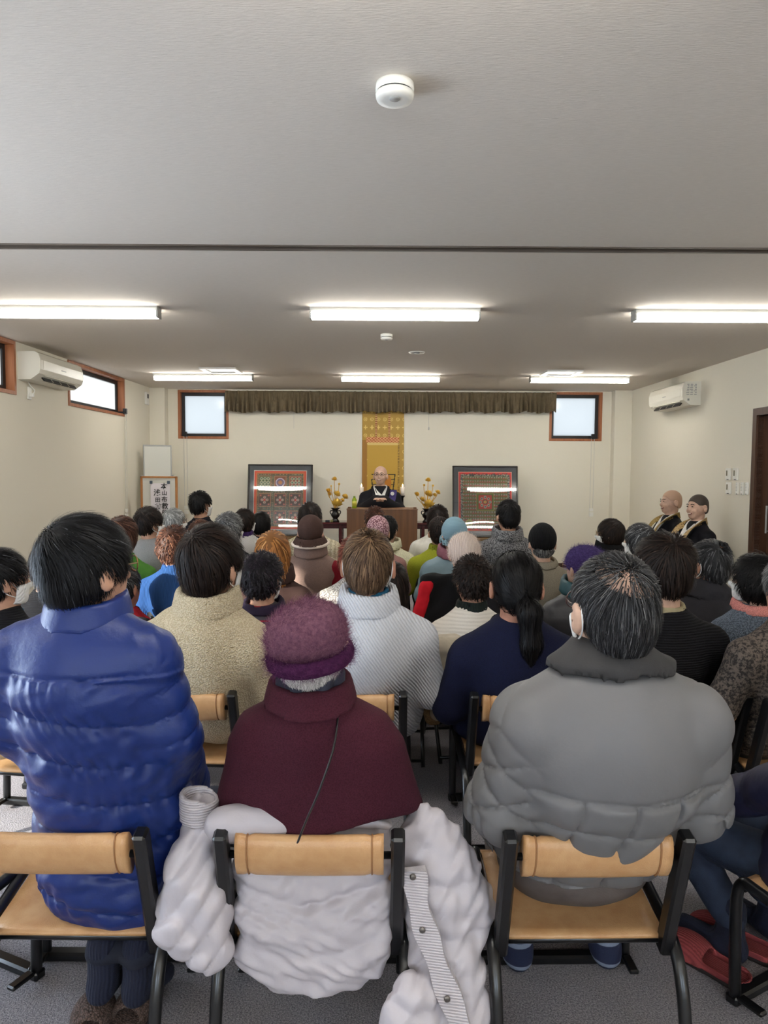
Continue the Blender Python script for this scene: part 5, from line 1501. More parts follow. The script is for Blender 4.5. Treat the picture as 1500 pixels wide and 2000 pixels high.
# third row
person('C1', 'black haired person in a black top near the left wall', (92, 1108), 67, 4.05, yaw=10, hyaw=-20, hair=('short', H_black), top='sweater', topmat=black_kn, collar=('shirt', black_kn), tone=2)
person('C2', 'dark haired person in a red jacket beside the blue sweater', (243, 1146), 63, 3.9, yaw=0, hyaw=20, hair=('short', H_dgrey), tone=3, top='sweater', topmat=T('red_jacket', (150, 26, 38), 'fabric', bump=.2), collar=('flat', black_kn))
stripe = M('cloth_striped', (66, 62, 68), .9, 'stripes', scale=9.5, col2=(134, 30, 44), bump=.4, spec=.2)
person('C3', 'person with short curly black hair in a striped grey and red cardigan', (514, 1130), 80, 3.35, yaw=2, hyaw=18, hair=('curly', [((26, 23, 28), 6), ((46, 38, 46), 2)], dict(bald=((.01, -.085, .075), .022))), mask=True, top='sweater', topmat=stripe, collar=('big', T('plum_black', (40, 30, 48), 'fabric', bump=.2), .05, .088), sw=.165, nd=.185)
person('C7', 'dark curly haired woman in a white quilted cardigan with dark collar', (922, 1134), 76, 3.45, yaw=-6, hyaw=-16, hair=('curly', H_dbrown), top='sweater', topmat=T('white_quilt', (224, 218, 208), 'hrib', scale=.5, col2=(210, 204, 193), bump=.3), collar=('turtle', T('dark_green_rib', (34, 42, 40), 'rib')), sw=.16, bulk=.012, nd=.195)
m_dpuff = M('nylon_black', (52, 52, 56), .45, 'nylon', bump=.3)
person('C8', 'woman in a purple beret and black padded jacket', (1137, 1108), 74, 3.75, yaw=-10, hyaw=-26, tone=2, hat='beret', hatmat=T('purple_angora', (84, 66, 122), 'angora', col2=(56, 42, 90), bump=.8), hatcols=([(104, 84, 146), (72, 54, 112)], 2500, .018, .0007), hair=('short', H_grey), glasses=m_glass_rim, top='puffer', topmat=m_dpuff, collar=('big', M('nylon_teal', (34, 74, 82), .45, 'nylon', bump=.3)), bulk=.02, sw=.165)
person('C9', 'grey streaked man with mask loops in a dark jacket on the right', (1383, 1102), 72, 3.9, yaw=-8, hyaw=-24, hair=('short', H_dgrey, dict(bald=((.01, -.075, .085), .020))), mask=True, tone=1, top='sweater', topmat=charcoal, collar=('wide', charcoal), sw=.18, bulk=.012, armout=.06)
person('C10', 'black haired woman in a blue grey fleece with pink collar', (1474, 1132), 84, 3.15, yaw=-8, hyaw=-38, tone=2, hair=('wavy', H_black), mask=True, top='sweater', topmat=T('bluegrey_fleece', (112, 122, 136), 'fleece', scale=.7, col2=(84, 94, 106), bump=.9), collar=('big', T('pink_collar', (216, 140, 132), 'fleece'), .05, .082), sw=.165, bulk=.012)
person('C5', 'person with long wavy red hair and white boucle knit, behind the grey sweater man', (694, 1090), 66, 4.2, yaw=2, hyaw=-8, hair=('wavy', H_red), top='sweater', topmat=T('white_boucle', (226, 220, 210), 'crochet', col2=(150, 144, 138), bump=.6), sw=.165, bulk=.012, armout=.06)
person('C6', 'child with long dark hair and a magenta top behind the grey sweater', (766, 1140), 64, 3.4, yaw=0, hyaw=4, hair=('long', H_dbrown), top='sweater', topmat=T('magenta', (150, 40, 80), 'fabric'), sw=.14, seat=.33)
# fourth row
person('D1', 'person with sunlit brown curls in a blue ribbed sweater', (342, 1070), 64, 4.15, yaw=4, hyaw=8, hair=('curly', H_auburn), top='sweater', topmat=T('blue_rib', (40, 76, 126), 'rib', col2=(28, 54, 98)), collar=('turtle', T('blue_rib', (52, 96, 156), 'rib')), sw=.17, bulk=.015, armout=.06)
person('C4', 'girl with long orange blond hair and a dark brown hoodie', (534, 1080), 66, 4.15, yaw=2, hyaw=6, hair=('long', H_orange, dict(messy=.14)), top='sweater', topmat=T('brown_hoodie', (62, 44, 40), 'fabric', bump=.2), collar=('big', T('brown_hoodie', (62, 44, 40), 'fabric')), sw=.155, bulk=.012)
person('D4', 'person in a brown brimmed hat and taupe fleece vest with red sleeves', (607, 1042), 54, 4.55, yaw=2, hyaw=2, hat='bucket', hatmat=T('brown_hat', (74, 54, 48), 'fabric', bump=.2), hair=('short', H_dbrown), top='vest', topmat=T('taupe_fleece', (142, 118, 108), 'wool'), armmat=T('red_sleeve', (128, 26, 38), 'wool'), collar=('big', T('taupe_fleece', (142, 118, 108), 'wool')), sw=.165, bulk=.014)
person('D9', 'woman in a pale blue cloche hat and blue grey padded vest', (886, 1046), 54, 4.75, yaw=-4, hyaw=-12, hat='cloche', hatmat=T('pale_blue_hat', (138, 168, 180), 'hrib', scale=1.6, col2=(110, 142, 156)), hair=('short', H_grey), top='puffer', topmat=M('nylon_blue_grey', (112, 136, 146), .5, 'nylon', bump=.3), collar=('big', T('mauve_scarf', (150, 100, 112), 'wool')), sw=.165, bulk=.02)
person('D10', 'person in a fluffy beige knit cap, coat hung behind', (905, 1082), 64, 4.1, yaw=-4, hyaw=-8, tone=2, hat='pleated', hatmat=T('beige_cap', (216, 198, 186), 'rib', col2=(178, 158, 146)), hatcols=([(230, 214, 202), (206, 188, 176)], 2200, .014, .0007), hair=('short', H_silver), top='sweater', topmat=charcoal, sw=.16)
person('D14', 'person in a black knit cap and olive grey wool top', (1058, 1060), 54, 4.75, yaw=-2, hyaw=-4, tone=2, hat='beanie', hatmat=T('black_cap', (16, 16, 18), 'rib'), hair=('short', H_grey), top='sweater', topmat=T('olive_wool', (142, 134, 118), 'wool', col2=(118, 110, 96)), collar=('big', T('olive_wool', (142, 134, 118), 'wool'), .05, .09), sw=.165, bulk=.012)
person('D16', 'grey bobbed woman with mask in a cream top', (1248, 1056), 56, 4.7, yaw=-14, hyaw=-48, tone=2, hair=('bob', H_dgrey + [((150, 150, 150), 1.5)]), mask=True, top='sweater', topmat=T('cream_top', (216, 204, 176), 'fabric'), collar=('flat', T('cream_top', (216, 204, 176), 'fabric')), sw=.16)
person('E6', 'person with brown hair in a bright green top near the left wall', (240, 1046), 58, 4.65, yaw=2, hyaw=18, hair=('bob', H_auburn), top='sweater', topmat=T('bright_green', (76, 126, 50), 'fabric'), sw=.165)
person('D3', 'grey haired woman with mask in a black sweater', (449, 1034), 54, 4.95, yaw=6, hyaw=36, hair=('wavy', H_grey, dict(length=.05)), mask=True, top='sweater', topmat=black_kn, sw=.165, collar=('flat', black_kn))
# fifth row and beyond
person('E1', 'dark haired woman with mask in a heather grey sweater', (293, 1022), 51, 5.1, yaw=6, hyaw=42, lod=2, hair=('full', H_dbrown), mask=True, top='sweater', topmat=T('heather_grey', (156, 154, 152), 'wool', col2=(136, 134, 132)), collar=('flat', T('heather_grey', (156, 154, 152), 'wool')), sw=.17, bulk=.01)
person('D2', 'person with sunlit auburn hair, behind the dark haired fleece wearer', (392, 1046), 47, 5.55, yaw=2, hyaw=10, lod=3, hair=('bob', H_auburn), top='sweater', topmat=charcoal)
person('D6', 'person in a pink crocheted cap and dusky rose top', (738, 1040), 46, 5.2, yaw=0, lod=2, hat='beanie', hatmat=T('pink_crochet', (204, 168, 172), 'crochet', col2=(110, 72, 80), bump=.6), hair=('short', H_black), top='sweater', topmat=T('dusky_rose', (150, 112, 106), 'wool'), sw=.165)
person('D11', 'dark haired man in a lime green turtleneck', (858, 1040), 44, 5.4, yaw=-2, hyaw=-8, lod=2, hair=('short', H_dbrown, dict(bald=((.02, -.07, .085), .025))), top='sweater', topmat=T('lime', (150, 156, 44), 'wool'), collar=('turtle', T('lime_rib', (142, 148, 44), 'rib')), sw=.18, bulk=.012, armout=.07)
person('D5', 'dark haired person in a cream cable knit sweater', (606, 1012), 46, 5.4, yaw=0, hyaw=8, lod=3, hair=('bob', H_dbrown), top='sweater', topmat=T('cream_cable', (214, 204, 176), 'cable', col2=(172, 160, 132), bump=.7), sw=.185, bulk=.02, armout=.07)
person('D13', 'man with black hair in a grey tweed coat', (992, 1008), 46, 5.4, yaw=-4, hyaw=-10, lod=2, hair=('short', H_black), top='sweater', topmat=T('tweed_grey', (136, 136, 138), 'tweed', scale=.6, col2=(50, 50, 54)), collar=('big', T('tweed_grey', (136, 136, 138), 'tweed')), sw=.19, bulk=.025, armout=.05, nd=.20)
person('D15', 'brown haired woman with glasses and mask in a black top, facing left', (1191, 1042), 50, 5.3, yaw=-18, hyaw=-58, lod=2, tone=2, hair=('bob', H_dbrown), mask=True, glasses=m_glass_rim, top='sweater', topmat=black_kn, collar=('big', black_kn), sw=.16)
person('E4', 'dark haired woman with mask, purple collar and pale grey waffle top', (479, 1018), 40, 5.9, yaw=6, hyaw=40, lod=3, hair=('bob', H_dbrown), mask=True, top='sweater', topmat=T('waffle_grey', (190, 188, 186), 'knit'), collar=('turtle', T('purple_collar', (58, 36, 84), 'rib')), sw=.17)
person('D8', 'black haired person in a cream fluffy top in front of the lectern', (757, 1036), 42, 5.8, yaw=6, hyaw=20, lod=3, hair=('short', H_black), tone=2, top='sweater', topmat=T('cream_fluffy', (218, 214, 184), 'fleece'), collar=('big', T('cream_fluffy', (218, 214, 184), 'fleece')), sw=.17, bulk=.015)
person('E2', 'silver haired person with mask and glasses turned to the right', (341, 1018), 43, 6.0, yaw=10, hyaw=52, lod=3, hair=('bob', H_silver), mask=True, glasses=m_dark_rim, top='sweater', topmat=T('pale_grey', (176, 174, 170), 'wool'), sw=.165)
person('D12', 'dark haired woman in a white top near the lectern', (855, 1014), 42, 6.1, yaw=-4, hyaw=0, lod=3, hair=('bob', H_dbrown), top='sweater', topmat=T('white_top', (220, 218, 210), 'fabric'), sw=.18, bulk=.01, armout=.08)
person('D7', 'person with sunlit brown curls in front of the lectern', (731, 1016), 40, 6.55, yaw=0, hyaw=-6, lod=3, hair=('curly', H_auburn), top='sweater', topmat=T('white_top', (220, 218, 210), 'fabric'), sw=.165)
suit = T('black_suit', (24, 26, 34), 'fabric', bump=.15)
person('E3', 'young man with black hair and mask in a black suit', (393, 986), 42, 6.4, yaw=10, hyaw=38, lod=3, hair=('full', H_black), mask=True, top='sweater', topmat=suit, collar=('shirt', suit), sw=.18, tone=0, seat=.40)
person('E5', 'person with a smooth black bob before the left framed picture', (511, 1023), 36, 6.5, yaw=2, hyaw=6, lod=3, hair=('bob', H_black, dict(messy=.05)), top='sweater', topmat=charcoal)
for k, lab, px, Yc, rz in (('B1', 'tan leather chair under the cream fleece wearer', 352, 2.71, -.06), ('B2', 'tan leather chair under the light grey sweater man', 682, 2.71, -.02), ('B3', 'tan leather chair under the navy sweater woman', 1030, 2.71, .04), ('B4', 'tan leather chair under the black sweater man', 1352, 2.71, .06), ('B5', 'tan leather chair under the mottled sweater person', 1600, 2.66, .08), ('B0', 'tan leather chair under the black sweater man at the left edge', -20, 2.62, -.12), ('B01', 'tan leather chair under the grey vest wearer', 150, 3.22, -.03)):
    c = atY(px, 1345, Yc - .08); chair('meeting', (c.x, Yc, 0), rz, lab)
for k in list(PEOPLE):
    if k[0] in 'CDE':
        L0 = PEOPLE[k]['root']['label']
        chair_for(k, 'black folding chair under the ' + ' '.join(L0.replace(',', '').split()[:9]), sc=.86)
# ------------------------------------------------------------------ speaker and the two priests
robe = T('black_robe', (20, 20, 26), 'fabric', bump=.12, rough=.7)
white_in = T('white_inner', (226, 224, 220), 'fabric', bump=.1)
def face_parts(key, glasses=False, brow=(40, 30, 28), smile=True):
    p = PEOPLE[key]; root, HM = p['root'], p['HM']
    def put(mb, name, mat, parent=root, sm=True):
        mb.v = [tuple(HM @ Vector(q)) for q in mb.v]; return mb.build(name, mat, parent, sm)
    me = M('eye_dark', (30, 22, 20), .2); mbw = M('brow_' + key, brow, .8); ml = M('lip_rose', (122, 56, 52), .5); mt = M('teeth_white', (226, 220, 208), .3)
    for sg in (-1, 1):
        put(MB().lathe([(.0001, -.004), (.009, -.002), (.010, 0), (.009, .002), (.0001, .004)], 10, M=Matrix.Translation((sg * .031, .0945, .005)) @ Matrix.Rotation(PI / 2, 4, 'X') @ Matrix.Scale(.5, 4, (0, 1, 0))), 'eye', me)
        put(MB().tube(smooth_path([(sg * .015, .098, .022), (sg * .030, .097, .028), (sg * .048, .084, .022)], 4), .0032, 6), 'eyebrow', mbw)
    put(MB().tube(smooth_path([(-.024, .088, -.060), (-.012, .099, -.066), (0, .102, -.068), (.012, .099, -.066), (.024, .088, -.060)], 4), [.003] + [.0055] * 15 + [.003], 6), 'lips', ml)
    if smile: put(MB().tube(smooth_path([(-.017, .0975, -.062), (0, .1055, -.066), (.017, .0975, -.062)], 4), .0036, 6), 'teeth', mt)
def band(key, name, mat, pts, w, parent=None, thick=.006):
    """flat strip of cloth through points in the person's frame; pts: (point, sideways direction)"""
    p = PEOPLE[key]; v = []; f = []
    P_ = [Vector(q) for q, _ in pts]; D = [Vector(d).normalized() for _, d in pts]
    sp = smooth_path(P_, 5); n = len(sp); m = len(pts) - 1
    for i, q in enumerate(sp):
        t = i / (n - 1) * m; k = min(int(t), m - 1); d = D[k].lerp(D[k + 1], t - k).normalized()
        tg = (sp[min(i + 1, n - 1)] - sp[max(i - 1, 0)]).normalized(); nr = tg.cross(d).normalized() * thick
        v += [q - d * w / 2 - nr, q + d * w / 2 - nr, q + d * w / 2 + nr, q - d * w / 2 + nr]
    for i in range(n - 1):
        for k in range(4): f.append([i * 4 + k, i * 4 + (k + 1) % 4, i * 4 + 4 + (k + 1) % 4, i * 4 + 4 + k])
    f += [[3, 2, 1, 0], [n * 4 - 4, n * 4 - 3, n * 4 - 2, n * 4 - 1]]
    return mesh_obj(name, v, f, mat, parent or p['root'], False)
gold_br = M('cloth_gold_brocade', (176, 146, 92), .6, 'brocade', col2=(116, 88, 50), bump=.2)
olive_br = M('cloth_olive_band', (150, 124, 62), .7, 'brocade', col2=(128, 102, 50), bump=.1)
purple_br = M('cloth_purple_band', (44, 34, 96), .7, 'fabric', bump=.1)
def vcollar(key):
    p = PEOPLE[key]; zs_, ys_ = p['zsh'], p['ysh']
    mesh_obj('inner_robe', [(-.066, ys_ + .072, zs_ + .052), (.066, ys_ + .072, zs_ + .052), (0, ys_ + .186, zs_ - .15), (-.012, ys_ + .150, zs_ - .045), (.012, ys_ + .150, zs_ - .045), (-.066, ys_ + .02, zs_ - .02), (.066, ys_ + .02, zs_ - .02), (0, ys_ + .05, zs_ - .15)],
             [[0, 3, 2], [3, 4, 2], [4, 1, 2], [0, 5, 6, 1, 4, 3], [0, 2, 7, 5], [2, 1, 6, 7], [5, 7, 6]], white_in, p['root'], False)
    for sg in (-1, 1):
        band(key, 'inner_collar', white_in, [((sg * .060, ys_ - .03, zs_ + .062), (0, .3, 1)), ((sg * .066, ys_ + .045, zs_ + .050), (sg * .8, 0, .6)), ((sg * .042, ys_ + .115, zs_ - .03), (sg * .9, 0, .45)), ((sg * .012, ys_ + .172, zs_ - .12), (sg, 0, .4)), ((-sg * .012, ys_ + .196, zs_ - .19), (sg, 0, .35))], .046)
        band(key, 'robe_collar', robe, [((sg * .080, ys_ - .035, zs_ + .052), (0, .3, 1)), ((sg * .096, ys_ + .045, zs_ + .040), (sg * .8, 0, .6)), ((sg * .078, ys_ + .120, zs_ - .04), (sg * .9, 0, .45)), ((sg * .046, ys_ + .180, zs_ - .14), (sg, 0, .4)), ((0, ys_ + .206, zs_ - .25), (sg, 0, .35))], .046)
def priest(key, label, hp, w, Y, yaw, hyaw, **k):
    person(key, label, hp, w, Y, yaw=yaw, hyaw=hyaw, lod=2, face=True, top='robe', topmat=robe, sw=.18, bulk=.012, armout=.07, nd=.205, group='priests in black robes', **k)
    p = PEOPLE[key]; zs_, ys_ = p['zsh'], p['ysh']
    vcollar(key)
    face_parts(key); return p
# speaker, seated behind the lectern
person('S', 'smiling shaven priest with glasses and purple sash speaking at the lectern', (743, 929), 25.5, 9.55, yaw=180, hyaw=188, pitch=-6, lod=1, face=True, tone=2, glasses=m_sash, top='robe', topmat=robe, sw=.185, bulk=.02, armout=.075, nd=.20, group='priests in black robes', seat=.50, hips=0.0,
       elbow=(.25, .10, -.25), wrist=(.05, .30, .475), hair=('buzz', [((188, 154, 136), 1)]))
face_parts('S', brow=(80, 60, 52))
p = PEOPLE['S']; zs_, ys_ = p['zsh'], p['ysh']
vcollar('S')
sash = band('S', 'purple_sash', purple_br, [((-.165, ys_ + .03, zs_ + .02), (1, .3, 0)), ((-.155, ys_ + .13, zs_ - .06), (1, .2, 0)), ((-.125, ys_ + .185, zs_ - .18), (1, 0, 0)), ((-.10, ys_ + .20, zs_ - .32), (1, 0, .1)), ((-.10, ys_ + .21, zs_ - .42), (1, 0, 0))], .085)
for i, (x, z, r_) in enumerate(((-.150, -.02, .024), (-.128, -.13, .030), (-.112, -.24, .020), (-.108, -.33, .026), (-.10, -.40, .020))):
    MB().lathe([(.0001, -.004), (r_, -.003), (r_, .003), (.0001, .004)], 8, M=Matrix.Translation((x, ys_ + .14 + min(i, 2) * .032, zs_ + z)) @ Matrix.Rotation(PI / 2, 4, 'X')).build('sash_motif', white_in, sash)
e = empty('stool', (p['root'].location.x, p['root'].location.y + .02, 0), 0, 'black stool hidden behind the lectern under the speaker', 'stool')
MB().lathe([(.17, .46), (.175, .49), (.17, .50), (.0001, .50)], 24).build('seat', m_cfab, e, True)
for a_ in range(4): MB().tube([(.15 * math.cos(a_ * PI / 2 + .8), .15 * math.sin(a_ * PI / 2 + .8), .01), (.12 * math.cos(a_ * PI / 2 + .8), .12 * math.sin(a_ * PI / 2 + .8), .47)], .012, 8).build('leg', m_cblack, e, True)
# the two priests along the right wall
priest('P1', 'older bald priest with plain gold stole seated by the right wall', (1310, 980), 37, 7.65, -88, -98, seat=.40, hips=.10, hair=('buzz', [((190, 156, 132), 1)]), tone=2)
priest('P2', 'younger priest with cropped hair and patterned gold stole by the right wall', (1362, 990), 39, 7.05, -96, -112, seat=.40, hips=.10, hair=('buzz', [((74, 66, 60), 1)]), tone=2)
for key, mat, wd in (('P1', olive_br, .050), ('P2', gold_br, .058)):
    q = PEOPLE[key]; zs_, ys_ = q['zsh'], q['ysh']
    for sg in (-1, 1):
        st = band(key, 'stole', mat, [((sg * .03, ys_ - .075, zs_ + .070), (0, .2, 1)), ((sg * .092, ys_ + .01, zs_ + .050), (sg * .5, .2, 1)), ((sg * .108, ys_ + .145, zs_ - .01), (sg, 0, .3)), ((sg * .09, ys_ + .225, zs_ - .15), (sg, 0, .2)), ((sg * .068, ys_ + .265, zs_ - .32), (sg, 0, 0)), ((sg * .065, ys_ + .33, zs_ - .44), (sg, 0, 0))], wd * 1.25, thick=.004)
        if key == 'P2':
            MB().lathe([(.0001, -.004), (.022, -.003), (.022, .003), (.0001, .004)], 10, M=Matrix.Translation((sg * .088, ys_ + .205, zs_ - .15)) @ Matrix.Rotation(PI / 2, 4, 'X')).build('stole_crest', m_gold, st)
for key, lab in (('P1', 'black chair under the older bald priest'), ('P2', 'black chair under the younger priest')):
    chair_for(key, lab, dy=-.02)

# ------------------------------------------------------------------ coats, slippers, strap and other small things
m_coat = M('down_coat_pale', (184, 178, 183), .45, 'nylon', bump=.3, spec=.4)
A2 = PEOPLE['A2']; c2 = CH['A2'].location
def coat_part(name, fn, lo, hi, root, mat, h=.0065, relax=1): return sdf_obj(name, fn, lo, hi, h, mat, root, relax)
e = empty('down_coat', (c2.x, c2.y, 0), 0, 'pale grey down coat draped over the middle front chair', 'coat')
def bundle(P):
    d = 9.0
    for (z, sag, y, r_, x0, x1) in ((.545, .02, .040, .042, -.20, .20), (.475, .035, .008, .044, -.20, .20), (.415, .05, -.008, .042, -.19, .20), (.360, .055, -.018, .040, -.19, .20), (.312, .06, -.022, .038, -.18, .20), (.270, .05, -.018, .036, -.17, .20)):
        u = np.clip((P[0] - x0) / (x1 - x0), 0, 1) * 2 - 1
        zc = z - sag * (1 - u * u) + .014 * np.sin(7 * P[0] + z * 40) + .006 * np.sin(19 * P[0] + z * 90)
        xo = np.maximum(np.abs(P[0]) - .150, 0)
        dd = np.sqrt((P[1] - y - .015 * u * u) ** 2 + ((P[2] - zc) * .85) ** 2 + xo ** 2) - r_ * (1 + .12 * np.sin(11 * P[0] + 60 * z))
        d = smin(d, dd, .006)
    d = d + .0035 * np.sin(P[0] * 95 + 6 * np.sin(P[2] * 24)) * np.sin(P[2] * 60 + 3 * np.sin(P[0] * 17)) + folds(P, 60, 4, .006) - .004 * np.abs(np.sin(P[2] * 55 + 9 * P[0] + 4 * np.sin(P[0] * 13 + P[2] * 20)))
    return d
coat_part('back_panel', bundle, (-.26, -.09, .18), (.26, .16, .64), e, m_coat, .0052, 0)
def left_sleeve(P):
    d = rcone(P, (-.275, .05, .585), (-.285, -.02, .47), .040, .060); d = smin(d, rcone(P, (-.285, -.02, .47), (-.305, -.03, .36), .060, .062), .03)
    d = smin(d, rcone(P, (-.300, -.03, .36), (-.275, -.02, .30), .060, .045), .03); d = smin(d, rcone(P, (-.25, -.05, .44), (-.24, -.05, .30), .045, .045), .02)
    return d - .010 * np.abs(np.sin(P[2] * 38 + 5 * np.sin(P[0] * 12))) ** .6 + folds(P, 60, 8, .007)
coat_part('sleeve', left_sleeve, (-.40, -.14, .22), (-.17, .14, .68), e, m_coat, .0052, 0)
def roll(P):
    u = (P[0] + .02) / .20; r_ = .030 + .012 * np.exp(-((u + .4) / .5) ** 2) - .02 * np.clip(u, 0, 1)
    d = np.sqrt((P[1] + .02 - .02 * u) ** 2 + (P[2] - .605 + .012 * u * u + .01 * u) ** 2 + np.maximum(np.abs(u) - 1, 0) ** 2 * .04) - r_ - .012 * np.exp(-((u + .9) / .2) ** 2)
    return d + folds(P, 60, 11, .004)
coat_part('hood_roll', roll, (-.27, -.10, .53), (.22, .08, .70), e, m_coat)
def flap(P):
    d = rcone(P, (.285, .06, .52), (.31, .03, .40), .070, .085, .7); d = smin(d, rcone(P, (.31, .03, .40), (.33, -.03, .17), .085, .080, .6), .05)
    d = smin(d, rcone(P, (.33, -.03, .17), (.33, -.10, .03), .080, .085, .6), .05); d = smin(d, rcone(P, (.33, .05, .46), (.40, .05, .34), .06, .05), .04)
    d = smin(d, rcone(P, (.24, -.09, .20), (.22, -.12, .04), .055, .06, .7), .03)
    w = np.abs(np.sin(26 * (P[2] + .45 * P[0]) + 1.5 * np.sin(9 * P[0])))
    return d - .009 * w ** .6 + folds(P, 60, 14, .008)
coat_part('front_flap', flap, (.13, -.24, 0.0), (.50, .20, .64), e, m_coat, .0055, 0)
m_plk = M('coat_placket', (196, 190, 193), .6, 'hrib', bump=.5, scale=1.4, col2=(176, 170, 174))
v = []; f = []
pl = smooth_path([(.245, -.055, .50), (.255, -.07, .42), (.285, -.085, .33), (.325, -.105, .23), (.365, -.135, .13), (.385, -.165, .03)], 6)
for i, q in enumerate(pl):
    wd = .026 + .004 * math.sin(i * .8)
    v += [q + Vector((-wd, -.004, 0)), q + Vector((wd, -.012, .008)), q + Vector((wd, .012, .008)), q + Vector((-wd, .014, 0))]
for i in range(len(pl) - 1):
    for k in range(4): f.append([i * 4 + k, i * 4 + (k + 1) % 4, i * 4 + 4 + (k + 1) % 4, i * 4 + 4 + k])
f += [[3, 2, 1, 0], [len(v) - 4, len(v) - 3, len(v) - 2, len(v) - 1]]
mesh_obj('zip_placket', v, f, m_plk, e, False)
m_snap = M('snap_metal', (120, 116, 112), .3, metal=.9)
for i in (1, 9, 18, 25): q = pl[i]; MB().lathe([(.0075, 0), (.0075, .004), (.004, .006), (.0001, .006)], 12, M=Matrix.Translation(q + Vector((-.005, -.010, .002))) @ Matrix.Rotation(PI / 2, 4, 'X')).build('snap_button', m_snap, e, True)
def cuff(P): return np.maximum(np.abs(np.sqrt((P[0] + .285) ** 2 + (P[1] - .03) ** 2) - .042) - .006, np.abs(P[2] - .61 + .25 * (P[0] + .285)) - .035) + .0015 * np.sin(P[2] * 320)
coat_part('cuff', cuff, (-.36, -.05, .54), (-.21, .11, .68), e, m_plk)
# bag strap over the cape
zs_ = A2['zsh']
st = smooth_path([(.072, -.060, zs_ + .02), (.066, -.135, zs_ - .04), (.035, -.165, zs_ - .13), (.006, -.162, zs_ - .20), (-.016, -.150, zs_ - .26)], 6)
mstrap = M('strap_black', (30, 30, 30), .45)
o = MB().tube(st, .0055, 8, flat=.45).build('bag_strap', mstrap, A2['root'], True)
def sc_(P):
    z0 = A2['zsh'] + .085; rr = np.sqrt(P[0] ** 2 + (P[1] - A2['ysh'] - .015) ** 2)
    return np.maximum(np.abs(rr - .072 - .006 * np.sin(9 * np.arctan2(P[0], P[1]) + P[2] * 40)) - .012, np.abs(P[2] - z0) - .026) + folds(P, 70, 3, .003)
sdf_obj('neck_scarf', sc_, (-.11, -.13, zs_ + .03), (.11, .13, zs_ + .14), .006, M('scarf_navy', (34, 36, 52), .8, 'fabric', bump=.3), A2['root'])

def draped(name, label, px, py, Y, w, h, mat, th=.05, lining=None, rz=0, seed=1, fold=.012):
    c = atY(px, py, Y)
    e = empty(name, (c.x, Y, 0), rz, label, 'coat')
    zc = c.z
    def fn(P):
        wob = .02 * np.sin(P[0] * 24 + seed) * np.clip((zc - P[2]) / h + .5, 0, 1)
        return vbox((P[0], P[1] - wob, P[2]), (0, 0, zc), (w / 2, th, h / 2), .03) + folds(P, 26, seed, fold)
    sdf_obj('coat_body', fn, (-w / 2 - .05, -th - .08, zc - h / 2 - .05), (w / 2 + .05, th + .08, zc + h / 2 + .05), .011, mat, e)
    if lining:
        def ln(P): 
            x0 = -w / 2 + .01 + .03 * np.sin(P[2] * 9)
            return vbox((P[0] - x0, P[1] + th * .6, P[2]), (0, 0, zc - .03), (.035, .03, h / 2), .02) + folds(P, 30, seed + 4, .006)
        sdf_obj('lining', ln, (-w / 2 - .12, -th - .12, zc - h / 2 - .1), (-w / 2 + .13, .08, zc + h / 2 + .05), .010, lining, e)
    return e
draped('hung_coat', 'black coat with red lining hung on a chair behind the beige cap', 872, 1185, 3.95, .30, .36, T('coat_black', (18, 18, 20), 'fabric', bump=.2), lining=T('coat_red', (190, 28, 40), 'fabric', bump=.2), seed=2)
draped('hung_coat', 'olive quilted coat hung between the fleece wearer and the striped cardigan', 452, 1150, 4.55, .26, .30, M('nylon_olive', (112, 110, 92), .55, 'nylon', bump=.4), seed=5)
draped('hung_coat', 'beige coat with tan edging hung beside the white cardigan', 872, 1320, 3.05, .13, .34, T('coat_beige', (196, 184, 164), 'fabric', bump=.2), th=.07, lining=T('coat_tan', (166, 138, 100), 'fleece'), seed=7, fold=.02)
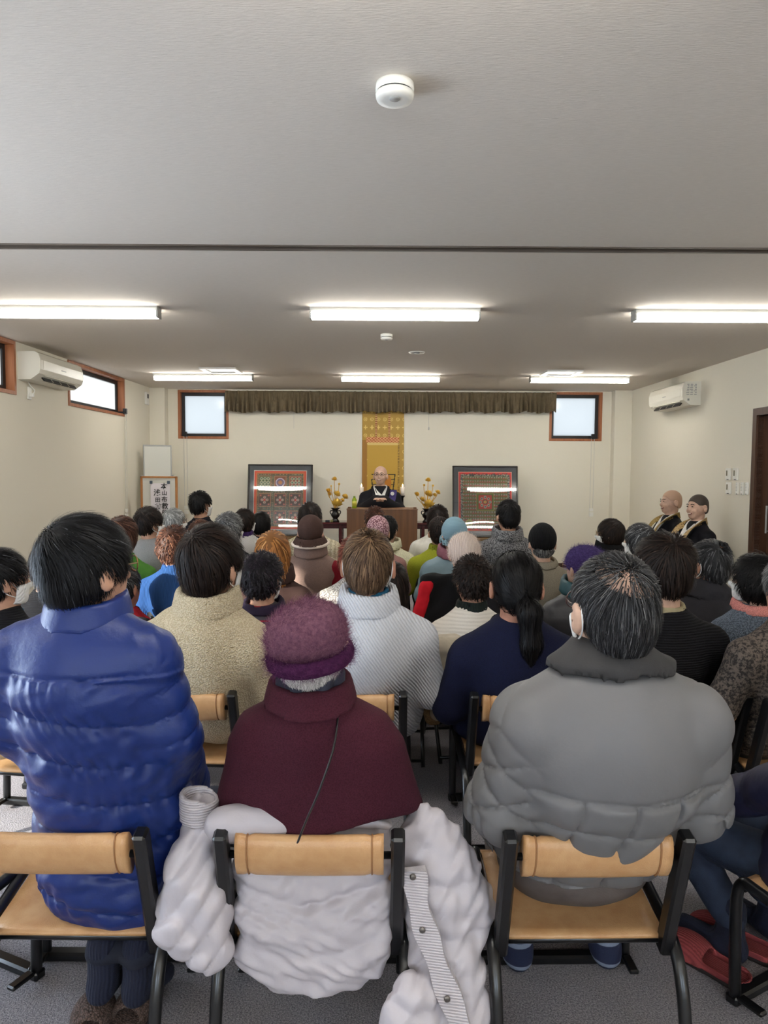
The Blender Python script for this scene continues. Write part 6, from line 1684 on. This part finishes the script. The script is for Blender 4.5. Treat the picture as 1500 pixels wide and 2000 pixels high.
draped('hung_coat', 'maroon coat hung behind the cream top woman', 1216, 1122, 4.25, .22, .14, T('coat_maroon', (84, 30, 44), 'fabric', bump=.2), seed=9)

# slippers
m_slip = M('slipper_red', (158, 68, 68), .9, 'rib', scale=1.2, col2=(120, 46, 50), bump=.5); m_sole = M('slipper_sole', (34, 26, 26), .8)
m_slipb = M('slipper_brown', (104, 84, 76), .9, 'fleece', col2=(72, 58, 52), bump=.6)
def slipper(px, py, rz, mat, label, sc=1.0):
    c = atZ(px, py, .03)
    e = empty('slipper', (c.x, c.y, 0), rz, label, 'slipper', 'house slippers'); e.scale = (sc,) * 3
    def outline(P): return np.minimum(rcone(P, (0, -.075, 0), (0, .085, 0), .042, .048), 9)
    def up(P):
        rr = np.sqrt(P[0] ** 2 * (1 - 0) + 0 * P[1]); o_ = rcone((P[0], P[1], P[2] * 0), (0, -.08, 0), (0, .085, 0), .043, .050)
        dome = ell(P, (0, .06, .012), (.052, .085, .052)); shell = np.maximum(np.abs(dome) - .004, -(P[1] + .00))
        side = np.maximum(np.abs(o_ + .004) - .004, P[2] - .030)
        return np.maximum(smin(shell, side, .01), .008 - P[2])
    sdf_obj('upper', up, (-.08, -.16, -.01), (.08, .17, .09), .0055, mat, e)
    def sole(P): return np.maximum(rcone((P[0], P[1], P[2] * 0), (0, -.08, 0), (0, .085, 0), .044, .051), np.abs(P[2] - .008) - .008)
    sdf_obj('sole', sole, (-.08, -.16, -.02), (.08, .17, .04), .0055, m_sole, e)
    def ins(P): return np.maximum(rcone((P[0], P[1], P[2] * 0), (0, -.08, 0), (0, .085, 0), .037, .044), np.abs(P[2] - .016) - .004)
    sdf_obj('insole', ins, (-.08, -.16, -.02), (.08, .17, .04), .006, mat, e)
slipper(1385, 1868, .62, m_slip, 'empty red woven slipper on the carpet at lower right')
slipper(1440, 1828, .75, m_slip, 'red woven slipper on the foot of the navy jacket person')
slipper(172, 2010, .2, m_slipb, 'brown plush slipper under the left heel of the blue jacket man')
slipper(248, 1985, -.12, m_slipb, 'brown plush slipper under the right heel of the blue jacket man')
